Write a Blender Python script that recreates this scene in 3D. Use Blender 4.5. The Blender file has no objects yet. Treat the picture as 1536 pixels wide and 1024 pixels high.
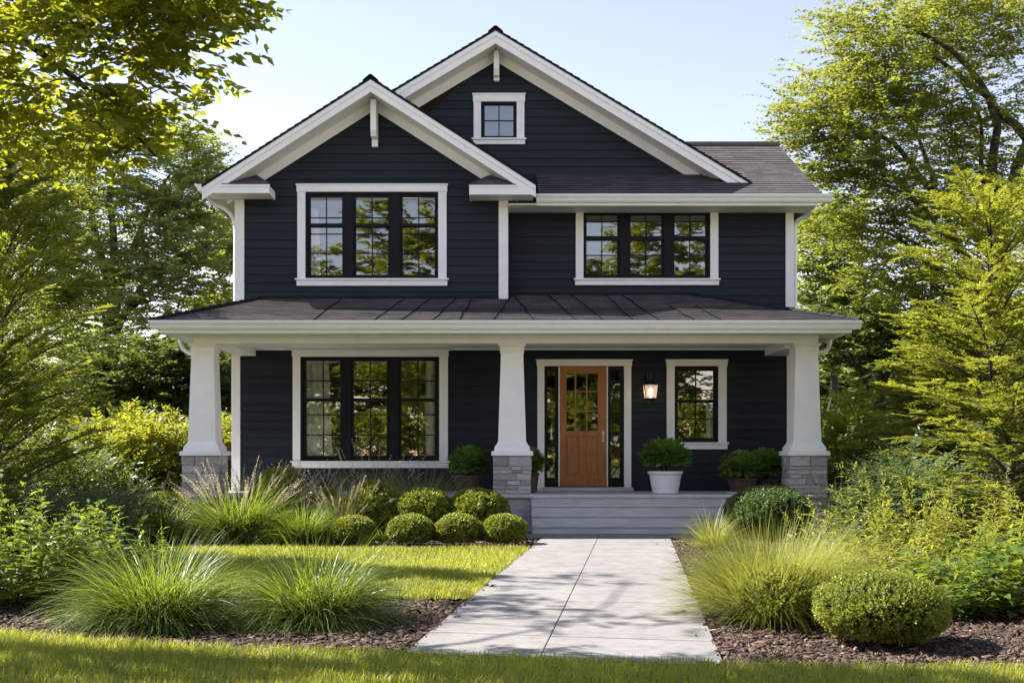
import bpy, math, random
import numpy as np
from mathutils import Vector
R = math.radians
C = bpy.context
SC = C.scene
COL = SC.collection
rng = np.random.default_rng(7)
random.seed(7)

# ------------------------------------------------------------------ camera, sky, sun, exposure
F, CX, CY, EYE = 1770.0, 752.0, 687.0, 1.15      # focal length and vanishing point in pixels of the 1536 px photograph
cam = bpy.data.cameras.new('camera')
cam.sensor_width = 36.0
cam.lens = F / 1536 * 36
cam.shift_x = (768 - CX) / 1536
cam.shift_y = (CY - 512) / 1536
cam.clip_end = 2000
camo = bpy.data.objects.new('camera', cam)
COL.objects.link(camo)
camo.location = (0, 0, EYE)
camo.rotation_euler = (R(90), 0, 0)
SC.camera = camo

SUN_AZ = -R(69.0)          # measured from +Y towards +X
SUN_EL = R(43.0)
w = bpy.data.worlds.new('World')
SC.world = w
w.use_nodes = True
nt = w.node_tree
sky = nt.nodes.new('ShaderNodeTexSky')
sky.sky_type = 'NISHITA'
sky.sun_disc = False
sky.sun_elevation = SUN_EL
sky.sun_rotation = SUN_AZ
sky.air_density = 1.0
sky.dust_density = 0.1
sky.ozone_density = 3.0
tint = nt.nodes.new('ShaderNodeMix')
tint.data_type = 'RGBA'
tint.blend_type = 'MULTIPLY'
tint.inputs[0].default_value = 1.0
tint.inputs[7].default_value = (1.70, 1.19, 1.0, 1)      # the camera's warm white balance for open shade, applied to the blue sky light
nt.links.new(sky.outputs[0], tint.inputs[6])
nt.links.new(tint.outputs[2], nt.nodes['Background'].inputs[0])
nt.nodes['Background'].inputs[1].default_value = 0.083

sl = bpy.data.lights.new('sun', 'SUN')
sl.energy = 5.0
sl.angle = R(0.53)
sl.color = (1.0, 0.94, 0.84)
so = bpy.data.objects.new('sun', sl)
COL.objects.link(so)
tosun = Vector((math.sin(SUN_AZ) * math.cos(SUN_EL), math.cos(SUN_AZ) * math.cos(SUN_EL), math.sin(SUN_EL)))
so.rotation_euler = tosun.to_track_quat('Z', 'Y').to_euler()
so.location = (-30, 20, 30)

SC.view_settings.view_transform = 'Standard'
SC.view_settings.look = 'None'
SC.view_settings.exposure = 1.70
SC.view_settings.gamma = 1.0
SC.render.engine = 'CYCLES'
SC.cycles.use_denoising = True
SC.cycles.max_bounces = 7
SC.cycles.diffuse_bounces = 3
SC.cycles.glossy_bounces = 3
SC.cycles.transmission_bounces = 5
SC.cycles.transparent_max_bounces = 8
SC.cycles.use_adaptive_sampling = True
SC.cycles.adaptive_threshold = 0.015
SC.cycles.sample_clamp_indirect = 6

def at(px, py, D):
    """photo pixel at a depth -> world point"""
    return (float((px - CX) * D / F), float(D), float(EYE - (py - CY) * D / F))

# ------------------------------------------------------------------ materials
class NT:
    def __init__(s, name):
        s.m = bpy.data.materials.new(name)
        s.m.use_nodes = True
        s.t = s.m.node_tree
        s.b = s.t.nodes['Principled BSDF']
        s.out = s.t.nodes['Material Output']
    def n(s, typ, **kw):
        nd = s.t.nodes.new(typ)
        for k, v in kw.items():
            setattr(nd, k, v)
        return nd
    def l(s, a, b):
        s.t.links.new(a, b)
    def noise(s, scale, detail=4, rough=0.55, vec=None):
        nd = s.n('ShaderNodeTexNoise')
        nd.inputs['Scale'].default_value = scale
        nd.inputs['Detail'].default_value = detail
        nd.inputs['Roughness'].default_value = rough
        if vec is not None:
            s.l(vec, nd.inputs['Vector'])
        return nd
    def coord(s, which='Object', scale=None):
        tc = s.n('ShaderNodeTexCoord')
        o = tc.outputs[which]
        if scale is not None:
            mp = s.n('ShaderNodeMapping')
            mp.inputs['Scale'].default_value = scale
            s.l(o, mp.inputs['Vector'])
            o = mp.outputs[0]
        return o
    def ramp(s, fac, stops):
        r = s.n('ShaderNodeValToRGB')
        els = r.color_ramp.elements
        while len(els) < len(stops):
            els.new(0.5)
        for e, (p, c) in zip(els, stops):
            e.position = p
            e.color = (*c, 1) if len(c) == 3 else c
        s.l(fac, r.inputs[0])
        return r.outputs[0]
    def mix(s, fac, a, b, typ='MIX'):
        m = s.n('ShaderNodeMix', data_type='RGBA', blend_type=typ)
        for i, v in ((0, fac), (6, a), (7, b)):
            if isinstance(v, (int, float)):
                m.inputs[i].default_value = v
            elif isinstance(v, tuple):
                m.inputs[i].default_value = (*v, 1)
            else:
                s.l(v, m.inputs[i])
        return m.outputs[2]
    def bump(s, h, strength=0.3, dist=0.01):
        b = s.n('ShaderNodeBump')
        b.inputs['Strength'].default_value = strength
        b.inputs['Distance'].default_value = dist
        s.l(h, b.inputs['Height'])
        s.l(b.outputs[0], s.b.inputs['Normal'])
    def base(s, c):
        if isinstance(c, tuple):
            s.b.inputs['Base Color'].default_value = (*c, 1)
        else:
            s.l(c, s.b.inputs['Base Color'])
    def rough(s, r):
        s.b.inputs['Roughness'].default_value = r

def painted(name, col, rough=0.45, var=0.06, bump=0.08, scale=6):
    k = NT(name)
    v = k.coord('Object')
    n = k.noise(scale, 5, vec=v)
    d = tuple(c * (1 - var * 2) for c in col)
    k.base(k.ramp(n.outputs[0], [(0.3, d), (0.65, col)]))
    k.rough(rough)
    n2 = k.noise(90, 3, vec=v)
    k.bump(n2.outputs[0], bump, 0.004)
    return k.m

M = {}
M['trim'] = painted('white_trim_paint', (0.90, 0.895, 0.885), 0.5, 0.03)
M['gutter'] = painted('white_gutter_enamel', (0.86, 0.86, 0.85), 0.3, 0.03, 0.02)
M['black'] = painted('black_window_paint', (0.006, 0.0075, 0.010), 0.5, 0.05, 0.03)
M['black'].node_tree.nodes['Principled BSDF'].inputs['Specular IOR Level'].default_value = 0.2
M['interior'] = painted('interior_plaster', (0.30, 0.28, 0.25), 0.8, 0.05)
M['curtain'] = painted('white_curtain_linen', (0.90, 0.88, 0.82), 0.9, 0.05)
M['potwhite'] = painted('white_glazed_pot', (0.75, 0.75, 0.74), 0.28, 0.04, 0.03)
M['potbrown'] = painted('brown_clay_pot', (0.075, 0.040, 0.032), 0.55, 0.15)
M['soil'] = painted('dark_potting_soil', (0.02, 0.014, 0.01), 0.95, 0.3, 0.5)
M['iron'] = painted('black_iron', (0.015, 0.014, 0.014), 0.4, 0.1, 0.1)
M['sofa'] = painted('rust_upholstery', (0.22, 0.10, 0.075), 0.9, 0.1)
M['throw'] = painted('white_throw', (0.7, 0.67, 0.62), 0.9, 0.05)

k = NT('navy_siding_paint')
uv = k.coord('UV', (0.5, 9, 1))
n = k.noise(3.0, 6, 0.6, uv)
n2 = k.noise(0.9, 3, 0.5, k.coord('UV', (0.25, 6.85, 1)))
tc = k.n('ShaderNodeTexCoord')
mp = k.n('ShaderNodeMapping')
mp.inputs['Location'].default_value = (0, -0.03, 0)
k.l(tc.outputs['UV'], mp.inputs['Vector'])
bk = k.n('ShaderNodeTexBrick')                     # boards 3.4 m long: tone by board, dark butt joints
bk.offset = 0.43
for nm, vv in (('Scale', 1.0), ('Brick Width', 3.4), ('Row Height', 0.146), ('Mortar Size', 0.0025)):
    bk.inputs[nm].default_value = vv
bk.inputs['Color1'].default_value = (0.80, 0.80, 0.82, 1)
bk.inputs['Color2'].default_value = (1.22, 1.22, 1.20, 1)
bk.inputs['Mortar'].default_value = (0.35, 0.35, 0.35, 1)
k.l(mp.outputs[0], bk.inputs['Vector'])
c = k.ramp(n.outputs[0], [(0.3, (0.0090, 0.0145, 0.0205)), (0.7, (0.0135, 0.0212, 0.0295))])
k.base(k.mix(1.0, k.mix(0.35, c, k.ramp(n2.outputs[0], [(0.35, (0.0068, 0.0112, 0.0160)), (0.65, (0.0168, 0.0262, 0.0368))])), bk.outputs[0], 'MULTIPLY'))
k.rough(0.55)
k.b.inputs['Specular IOR Level'].default_value = 0.25
k.bump(n.outputs[0], 0.25, 0.006)
M['siding'] = k.m

k = NT('asphalt_shingles')
uv = k.coord('UV')
br = k.n('ShaderNodeTexBrick')
br.offset = 0.37
br.inputs['Scale'].default_value = 1.0
br.inputs['Brick Width'].default_value = 0.31
br.inputs['Row Height'].default_value = 0.14
br.inputs['Mortar Size'].default_value = 0.006
br.inputs['Color1'].default_value = (0.050, 0.046, 0.053, 1)
br.inputs['Color2'].default_value = (0.114, 0.098, 0.103, 1)
br.inputs['Mortar'].default_value = (0.03, 0.027, 0.028, 1)
k.l(uv, br.inputs['Vector'])
n = k.noise(2.5, 5, 0.6, uv)
n2 = k.noise(140, 2, 0.5, uv)
c = k.mix(0.6, br.outputs[0], k.ramp(n.outputs[0], [(0.3, (0.6, 0.6, 0.64)), (0.7, (1.05, 1.0, 0.98))]), 'MULTIPLY')
c = k.mix(0.5, c, k.ramp(n2.outputs[0], [(0.3, (0.5, 0.5, 0.5)), (0.7, (1.3, 1.3, 1.3))]), 'MULTIPLY')
k.base(c)
k.rough(0.9)
k.bump(n2.outputs[0], 0.5, 0.006)
M['shingle'] = k.m

M['seam'] = painted('tarred_roof_seam', (0.006, 0.006, 0.008), 0.9, 0.1)
M['seam'].node_tree.nodes['Principled BSDF'].inputs['Specular IOR Level'].default_value = 0.0
M['roofedge'] = painted('dark_roof_edge', (0.022, 0.022, 0.026), 0.7, 0.2, 0.3)

M['roofedge'].node_tree.nodes['Principled BSDF'].inputs['Specular IOR Level'].default_value = 0.08
k = NT('stacked_stone')
a = k.n('ShaderNodeAttribute', attribute_name='tone')
v = k.coord('Object')
n = k.noise(9, 7, 0.65, k.coord('Object', (1, 1, 3.0)))
c = k.ramp(a.outputs['Fac'], [(0.0, (0.26, 0.255, 0.255)), (0.45, (0.42, 0.41, 0.405)), (0.8, (0.54, 0.52, 0.50)), (1.0, (0.48, 0.43, 0.38))])
c = k.mix(0.65, c, k.ramp(n.outputs[0], [(0.3, (0.5, 0.5, 0.52)), (0.6, (1.1, 1.08, 1.05))]), 'MULTIPLY')
k.base(c)
k.rough(0.85)
k.bump(n.outputs[0], 0.7, 0.03)
M['stone'] = k.m

k = NT('grey_step_stone')
v = k.coord('Object')
n = k.noise(5, 6, 0.6, k.coord('Object', (0.6, 2, 3)))
n2 = k.noise(160, 2, 0.5, v)
c = k.ramp(n.outputs[0], [(0.3, (0.46, 0.455, 0.45)), (0.7, (0.62, 0.61, 0.595))])
c = k.mix(0.4, c, k.ramp(n2.outputs[0], [(0.3, (0.6, 0.6, 0.6)), (0.7, (1.15, 1.15, 1.15))]), 'MULTIPLY')
k.base(c)
k.rough(0.75)
k.bump(n2.outputs[0], 0.2, 0.003)
M['step'] = k.m

k = NT('pale_concrete')
v = k.coord('Object')
n = k.noise(1.4, 7, 0.62, v)
n2 = k.noise(120, 3, 0.6, v)
n3 = k.noise(6, 6, 0.7, v)
c = k.ramp(n.outputs[0], [(0.3, (0.182, 0.174, 0.170)), (0.7, (0.25, 0.24, 0.235))])
c = k.mix(0.5, c, k.ramp(n3.outputs[0], [(0.32, (0.50, 0.48, 0.455)), (0.6, (1.06, 1.06, 1.06))]), 'MULTIPLY')
c = k.mix(0.35, c, k.ramp(n2.outputs[0], [(0.3, (0.65, 0.65, 0.65)), (0.7, (1.1, 1.1, 1.1))]), 'MULTIPLY')
k.base(c)
k.rough(0.8)
k.bump(n2.outputs[0], 0.25, 0.003)
M['concrete'] = k.m
M['joint'] = painted('dark_joint_sand', (0.12, 0.11, 0.10), 0.95, 0.2)

k = NT('orange_brown_door_wood')
v = k.coord('Object', (9, 9, 0.7))
n = k.noise(3.0, 7, 0.6, v)
n2 = k.noise(14, 4, 0.6, v)
c = k.ramp(n.outputs[0], [(0.25, (0.25, 0.082, 0.016)), (0.5, (0.38, 0.135, 0.026)), (0.75, (0.48, 0.19, 0.042))])
c = k.mix(0.4, c, k.ramp(n2.outputs[0], [(0.35, (0.6, 0.55, 0.5)), (0.6, (1.08, 1.08, 1.08))]), 'MULTIPLY')
k.base(c)
k.rough(0.38)
k.bump(n2.outputs[0], 0.15, 0.003)
M['wood'] = k.m

k = NT('brushed_nickel')
k.base((0.62, 0.60, 0.56))
k.b.inputs['Metallic'].default_value = 1.0
nz = k.noise(40, 2, 0.5, k.coord('Object', (1, 1, 12)))
k.l(k.ramp(nz.outputs[0], [(0.3, (0.22,) * 3), (0.7, (0.38,) * 3)]), k.b.inputs['Roughness'])
M['nickel'] = k.m

def glassmat(name, refl, tint, wav=0.004):
    k = NT(name)
    g = k.n('ShaderNodeBsdfGlossy')
    g.inputs['Roughness'].default_value = 0.012
    g.inputs['Color'].default_value = (*tint, 1)
    t = k.n('ShaderNodeBsdfTransparent')
    t.inputs['Color'].default_value = (0.82, 0.85, 0.83, 1)
    nz = k.noise(1.6, 2, 0.5, k.coord('Object'))
    b = k.n('ShaderNodeBump')
    b.inputs['Strength'].default_value = 0.25
    b.inputs['Distance'].default_value = wav
    k.l(nz.outputs[0], b.inputs['Height'])
    k.l(b.outputs[0], g.inputs['Normal'])
    lw = k.n('ShaderNodeLayerWeight')
    lw.inputs['Blend'].default_value = 0.25
    mr = k.n('ShaderNodeMapRange')
    mr.inputs['To Min'].default_value = refl
    mr.inputs['To Max'].default_value = 0.95
    k.l(lw.outputs['Fresnel'], mr.inputs['Value'])
    mx = k.n('ShaderNodeMixShader')
    k.l(mr.outputs[0], mx.inputs[0])
    k.l(t.outputs[0], mx.inputs[1])
    k.l(g.outputs[0], mx.inputs[2])
    k.l(mx.outputs[0], k.out.inputs['Surface'])
    return k.m
M['glass'] = glassmat('window_glass', 0.25, (0.95, 0.97, 0.95))

k = NT('frosted_lantern_glass')
k.base((0.95, 0.85, 0.75))
k.rough(0.25)
k.b.inputs['Transmission Weight'].default_value = 0.7
k.b.inputs['Emission Color'].default_value = (1.0, 0.74, 0.56, 1)
k.b.inputs['Emission Strength'].default_value = 0.07
M['lanternglass'] = k.m
k = NT('lit_bulb')
k.base((1, 0.9, 0.7))
k.b.inputs['Emission Color'].default_value = (1.0, 0.78, 0.5, 1)
k.b.inputs['Emission Strength'].default_value = 1.5
M['bulb'] = k.m

def leafmat(name, dark, light, trans, tw=0.45, gloss=0.35, rough=0.45):
    """two-sided leaf: reflectance between two greens by leaf, light passing through in 'trans'"""
    k = NT(name)
    a = k.n('ShaderNodeAttribute', attribute_name='tone')
    c = k.ramp(a.outputs['Fac'], [(0.0, dark), (1.0, light)])
    k.base(c)
    k.rough(rough)
    k.b.inputs['Specular IOR Level'].default_value = gloss
    tr = k.n('ShaderNodeBsdfTranslucent')
    td = tuple(x * 0.55 for x in trans)
    k.l(k.ramp(a.outputs['Fac'], [(0.0, td), (1.0, trans)]), tr.inputs['Color'])
    mx = k.n('ShaderNodeMixShader')
    mx.inputs[0].default_value = tw
    k.l(k.b.outputs[0], mx.inputs[1])
    k.l(tr.outputs[0], mx.inputs[2])
    k.l(mx.outputs[0], k.out.inputs['Surface'])
    return k.m

M['leaf_near'] = leafmat('broad_leaf', (0.030, 0.050, 0.007), (0.10, 0.135, 0.017), (0.54, 0.56, 0.03), 0.58)
M['leaf_tall'] = leafmat('tall_tree_leaf', (0.085, 0.125, 0.045), (0.25, 0.31, 0.105), (0.52, 0.60, 0.14), 0.5)
M['leaf_gold'] = leafmat('golden_green_leaf', (0.034, 0.062, 0.012), (0.165, 0.205, 0.036), (0.44, 0.48, 0.055), 0.5)
M['leaf_feather'] = leafmat('feathery_leaf', (0.026, 0.052, 0.010), (0.18, 0.215, 0.032), (0.45, 0.48, 0.045), 0.48)
M['leaf_bright'] = leafmat('bright_shrub_leaf', (0.055, 0.088, 0.012), (0.225, 0.265, 0.032), (0.50, 0.52, 0.045), 0.45)
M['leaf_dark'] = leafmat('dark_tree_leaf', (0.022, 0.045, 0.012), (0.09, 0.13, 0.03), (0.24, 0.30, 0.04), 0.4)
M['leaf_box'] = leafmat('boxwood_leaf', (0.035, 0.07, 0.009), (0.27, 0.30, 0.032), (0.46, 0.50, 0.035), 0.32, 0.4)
M['leaf_boxgreen'] = leafmat('green_boxwood_leaf', (0.025, 0.062, 0.016), (0.10, 0.175, 0.042), (0.20, 0.29, 0.05), 0.35, 0.4)
M['leaf_peren'] = leafmat('perennial_leaf', (0.022, 0.058, 0.012), (0.12, 0.19, 0.03), (0.34, 0.42, 0.04), 0.42, 0.4, 0.38)
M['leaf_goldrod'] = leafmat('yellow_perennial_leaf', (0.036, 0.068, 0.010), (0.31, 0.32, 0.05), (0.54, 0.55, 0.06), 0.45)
M['leaf_pot'] = leafmat('potted_leaf', (0.05, 0.125, 0.022), (0.19, 0.35, 0.06), (0.30, 0.45, 0.06), 0.35)
M['leaf_blue'] = leafmat('blue_green_leaf', (0.03, 0.065, 0.03), (0.11, 0.165, 0.075), (0.22, 0.29, 0.08), 0.38)
M['blade'] = leafmat('fresh_grass_blade', (0.024, 0.062, 0.010), (0.15, 0.24, 0.038), (0.38, 0.48, 0.045), 0.42, 0.45, 0.4)
M['blade_yellow'] = leafmat('yellow_grass_blade', (0.075, 0.12, 0.02), (0.36, 0.38, 0.085), (0.56, 0.58, 0.09), 0.42, 0.4)
M['blade_pale'] = leafmat('pale_grass_blade', (0.10, 0.14, 0.045), (0.34, 0.34, 0.15), (0.5, 0.5, 0.14), 0.42, 0.4)
M['plume'] = leafmat('dry_seed_head', (0.42, 0.32, 0.22), (0.76, 0.64, 0.48), (0.8, 0.66, 0.46), 0.42, 0.2)
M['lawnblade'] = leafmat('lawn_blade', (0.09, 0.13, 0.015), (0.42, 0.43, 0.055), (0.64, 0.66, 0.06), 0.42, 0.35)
M['bloom'] = leafmat('salmon_bloom', (0.42, 0.14, 0.08), (0.62, 0.26, 0.15), (0.5, 0.2, 0.12), 0.3, 0.2)
M['core'] = painted('shrub_dark_core', (0.018, 0.020, 0.008), 0.95, 0.4, 0.6, 25)  # near-black filler colour for the inside of clipped shrubs

k = NT('tree_bark')
v = k.coord('Object', (6, 6, 1.2))
n = k.noise(4, 7, 0.7, v)
k.base(k.ramp(n.outputs[0], [(0.3, (0.016, 0.013, 0.010)), (0.7, (0.060, 0.050, 0.040))]))
k.rough(0.95)
k.bump(n.outputs[0], 0.9, 0.03)
M['bark'] = k.m

k = NT('bark_mulch_ground')
v = k.coord('Object')
n = k.noise(16, 7, 0.7, v)
n2 = k.noise(2.2, 4, 0.5, v)
c = k.ramp(n.outputs[0], [(0.3, (0.012, 0.008, 0.006)), (0.55, (0.06, 0.038, 0.028)), (0.75, (0.14, 0.092, 0.068))])
k.base(c)
k.rough(0.95)
k.bump(n.outputs[0], 1.0, 0.04)
M['mulch'] = k.m

k = NT('bark_mulch_chip')
a = k.n('ShaderNodeAttribute', attribute_name='tone')
c = k.ramp(a.outputs['Fac'], [(0.0, (0.012, 0.008, 0.006)), (0.5, (0.085, 0.048, 0.033)), (0.85, (0.185, 0.108, 0.074)), (1.0, (0.37, 0.245, 0.175))])
n = k.noise(60, 4, 0.6, k.coord('Object'))
k.base(k.mix(0.5, c, k.ramp(n.outputs[0], [(0.3, (0.5, 0.5, 0.5)), (0.7, (1.2, 1.2, 1.2))]), 'MULTIPLY'))
k.rough(0.9)
k.bump(n.outputs[0], 0.6, 0.006)
M['chip'] = k.m

k = NT('pale_bounce_street')
n = k.noise(0.8, 7, 0.6, k.coord('Object'))
n2 = k.noise(70, 3, 0.6, k.coord('Object'))
k.base(k.mix(0.4, k.ramp(n.outputs[0], [(0.3, (0.26, 0.25, 0.235)), (0.7, (0.36, 0.345, 0.325))]), k.ramp(n2.outputs[0], [(0.3, (0.6, 0.6, 0.6)), (0.7, (1.1, 1.1, 1.1))]), 'MULTIPLY'))
k.rough(0.9)
M['street'] = k.m  # light grey so the added street reflects sun towards the house

k = NT('lawn_soil')
v = k.coord('Object')
n = k.noise(30, 5, 0.6, v)
k.base(k.ramp(n.outputs[0], [(0.3, (0.022, 0.032, 0.006)), (0.7, (0.06, 0.078, 0.014))]))
k.rough(1.0)
M['lawn'] = k.m

k = NT('open_ground')
v = k.coord('Object')
n = k.noise(0.5, 8, 0.65, v)
k.base(k.ramp(n.outputs[0], [(0.3, (0.04, 0.055, 0.012)), (0.7, (0.10, 0.12, 0.025))]))
k.rough(1.0)
M['ground'] = k.m

# ------------------------------------------------------------------ object helpers
def tag(o, label=None, cat=None, group=None, kind=None):
    if label: o['label'] = label
    if cat: o['category'] = cat
    if group: o['group'] = group
    if kind: o['kind'] = kind
    return o

def thing(name, label, cat, loc=(0, 0, 0), group=None, rz=0.0):
    o = bpy.data.objects.new(name, None)
    o.empty_display_size = 0.2
    COL.objects.link(o)
    o.location = loc
    o.rotation_euler = (0, 0, rz)
    return tag(o, label, cat, group)

def wloc(o):
    v = Vector((0, 0, 0))
    while o is not None:
        v += o.location
        o = o.parent
    return v

class MB:
    """collects faces in world metres; build() links them as one mesh under a parent"""
    def __init__(s):
        s.v, s.f, s.uv, s.tone, s.t = [], [], [], [], 0.5
    def face(s, pts, uv=None):
        i = len(s.v)
        pts = [Vector(p) for p in pts]
        s.v.extend(pts)
        s.f.append(list(range(i, i + len(pts))))
        if uv is None:
            n = Vector((0, 0, 0))
            for a in range(len(pts)):
                p, q = pts[a], pts[(a + 1) % len(pts)]
                n += Vector(((p.y - q.y) * (p.z + q.z), (p.z - q.z) * (p.x + q.x), (p.x - q.x) * (p.y + q.y)))
            if n.length < 1e-12: n = Vector((0, 0, 1))
            n.normalize()
            t = Vector((0, 0, 1)).cross(n)
            t = Vector((1, 0, 0)) if t.length < 1e-3 else t.normalized()
            b = n.cross(t)
            uv = [(p.dot(t), p.dot(b)) for p in pts]
        s.uv.append(uv)
        s.tone.append(s.t)
    def poly(s, verts, faces):
        for f in faces:
            s.face([verts[i] for i in f])
    def box(s, x0, x1, y0, y1, z0, z1):
        v = [(x0, y0, z0), (x1, y0, z0), (x1, y1, z0), (x0, y1, z0), (x0, y0, z1), (x1, y0, z1), (x1, y1, z1), (x0, y1, z1)]
        s.poly(v, [(0, 3, 2, 1), (4, 5, 6, 7), (0, 1, 5, 4), (1, 2, 6, 5), (2, 3, 7, 6), (3, 0, 4, 7)])
    def prism(s, prof, axis, a0, a1):
        """profile of (u, v) pairs extruded along an axis: 'y': u=x v=z; 'x': u=y v=z; 'z': u=x v=y"""
        def P(u, v, a):
            return (u, a, v) if axis == 'y' else (a, u, v) if axis == 'x' else (u, v, a)
        A = [P(u, v, a0) for u, v in prof]
        B = [P(u, v, a1) for u, v in prof]
        n = len(prof)
        area = sum(prof[i][0] * prof[(i + 1) % n][1] - prof[(i + 1) % n][0] * prof[i][1] for i in range(n))
        flip = (area > 0) == (axis != 'y')
        s.face(A[::-1] if flip else A)
        s.face(B if flip else B[::-1])
        for i in range(n):
            j = (i + 1) % n
            q = [A[i], A[j], B[j], B[i]]
            s.face(q if flip else q[::-1])
    def loft(s, cx, cy, rings, sides=4, cap=True):
        """stack of (z, half width) rings; 4 sides = square"""
        def ring(z, h):
            if sides == 4:
                return [(cx - h, cy - h, z), (cx + h, cy - h, z), (cx + h, cy + h, z), (cx - h, cy + h, z)]
            return [(cx + h * math.cos(2 * math.pi * i / sides), cy + h * math.sin(2 * math.pi * i / sides), z) for i in range(sides)]
        rr = [ring(*r) for r in rings]
        for a, b in zip(rr, rr[1:]):
            for i in range(sides):
                j = (i + 1) % sides
                s.face([a[i], a[j], b[j], b[i]])
        if cap:
            s.face(rr[0][::-1])
            s.face(rr[-1])
    def tube(s, pts, rads, sides=8, cap=True):
        pts = [Vector(p) for p in pts]
        if not hasattr(rads, '__len__'): rads = [rads] * len(pts)
        rings = []
        up = None
        for i, p in enumerate(pts):
            d = (pts[min(i + 1, len(pts) - 1)] - pts[max(i - 1, 0)]).normalized()
            if up is None:
                up = Vector((0, 0, 1)) if abs(d.z) < 0.9 else Vector((1, 0, 0))
            a = d.cross(up)
            if a.length < 1e-6: a = d.orthogonal()
            a.normalize()
            b = a.cross(d).normalized()
            up = b
            rings.append([p + (a * math.cos(2 * math.pi * k / sides) + b * math.sin(2 * math.pi * k / sides)) * rads[i] for k in range(sides)])
        for A, B in zip(rings, rings[1:]):
            for i in range(sides):
                j = (i + 1) % sides
                s.face([A[j], A[i], B[i], B[j]])
        if cap:
            s.face(rings[0])
            s.face(rings[-1][::-1])
    def coursed(s, pts, n, vdir, exp, t, phase=0.0):
        """flat polygon laid as overlapping courses (lap siding, shingles): each course's lower edge stands proud by t"""
        n, vdir = Vector(n).normalized(), Vector(vdir).normalized()
        u = vdir.cross(n)
        P = [Vector(p) for p in pts]
        o = P[0]
        q = [((p).dot(u), (p).dot(vdir)) for p in P]
        h = o.dot(n)
        v0, v1 = min(b for a, b in q), max(b for a, b in q)
        k0, k1 = math.floor((v0 - phase) / exp + 1e-6), math.ceil((v1 - phase) / exp - 1e-6)
        def clip(poly, lim, keep_above):
            out = []
            for i in range(len(poly)):
                a, b = poly[i], poly[(i + 1) % len(poly)]
                ia = (a[1] >= lim - 1e-9) if keep_above else (a[1] <= lim + 1e-9)
                ib = (b[1] >= lim - 1e-9) if keep_above else (b[1] <= lim + 1e-9)
                if ia: out.append(a)
                if ia != ib:
                    f = (lim - a[1]) / (b[1] - a[1])
                    out.append((a[0] + f * (b[0] - a[0]), lim))
            return out
        W = lambda a, off: u * a[0] + vdir * a[1] + n * (h + off)
        for k in range(k0, k1):
            lo, hi = phase + k * exp, phase + (k + 1) * exp
            c = clip(clip(q, lo, True), hi, False)
            if len(c) < 3 or max(x[1] for x in c) - min(x[1] for x in c) < 1e-5: continue
            s.face([W(a, t * (1 - (a[1] - lo) / exp)) for a in c], [tuple(a) for a in c])
            lows = sorted([a for a in c if a[1] < min(x[1] for x in c) + 1e-6])
            if len(lows) >= 2:
                a, b = lows[0], lows[-1]
                o1 = t * (1 - (a[1] - lo) / exp)
                s.face([W(a, 0), W(b, 0), W(b, o1), W(a, o1)], [a, b, b, a])
    def build(s, name, m, parent=None, bevel=0.0, smooth=False, loc=None, seg=2):
        off = wloc(parent) if parent is not None else Vector(loc or (0, 0, 0))
        me = bpy.data.meshes.new(name)
        me.from_pydata([(v - off)[:] for v in s.v], [], s.f)
        me.materials.append(m)
        l = me.uv_layers.new(name='UVMap')
        l.data.foreach_set('uv', [x for f in s.uv for p in f for x in p])
        at_ = me.attributes.new('tone', 'FLOAT', 'FACE')
        at_.data.foreach_set('value', s.tone)
        if bevel or smooth:
            import bmesh
            bm = bmesh.new()
            bm.from_mesh(me)
            bmesh.ops.remove_doubles(bm, verts=bm.verts, dist=1e-5)
            bm.to_mesh(me)
            bm.free()
        if smooth:
            me.polygons.foreach_set('use_smooth', [True] * len(me.polygons))
        o = bpy.data.objects.new(name, me)
        COL.objects.link(o)
        if parent is not None: o.parent = parent
        else: o.location = off
        if bevel:
            b = o.modifiers.new('bevel', 'BEVEL')
            b.width = bevel
            b.segments = seg
            b.limit_method = 'ANGLE'
            b.angle_limit = R(35)
        return o

def np_obj(name, V, Fc, m, parent=None, tone=None, smooth=False, loc=(0, 0, 0)):
    """V (n,3) in the parent's own space, Fc (m,k) faces of one size, tone (m,) per face"""
    V = np.ascontiguousarray(V, dtype=np.float32)
    Fc = np.ascontiguousarray(Fc, dtype=np.int32)
    nf, kk = Fc.shape
    me = bpy.data.meshes.new(name)
    me.vertices.add(len(V))
    me.vertices.foreach_set('co', V.ravel())
    me.loops.add(nf * kk)
    me.loops.foreach_set('vertex_index', Fc.ravel())
    me.polygons.add(nf)
    me.polygons.foreach_set('loop_start', np.arange(0, nf * kk, kk, dtype=np.int32))
    if smooth:
        me.polygons.foreach_set('use_smooth', np.ones(nf, dtype=bool))
    me.update(calc_edges=True)
    me.materials.append(m)
    if tone is not None:
        a = me.attributes.new('tone', 'FLOAT', 'FACE')
        a.data.foreach_set('value', np.ascontiguousarray(np.clip(tone, 0, 1), dtype=np.float32))
    o = bpy.data.objects.new(name, me)
    COL.objects.link(o)
    if parent is not None: o.parent = parent
    else: o.location = loc
    return o

def copy_tree(o, parent=None):
    c = o.copy()
    COL.objects.link(c)
    if parent is not None: c.parent = parent
    for ch in [x for x in COL.objects if x.parent == o]:
        copy_tree(ch, c)
    return c

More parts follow.
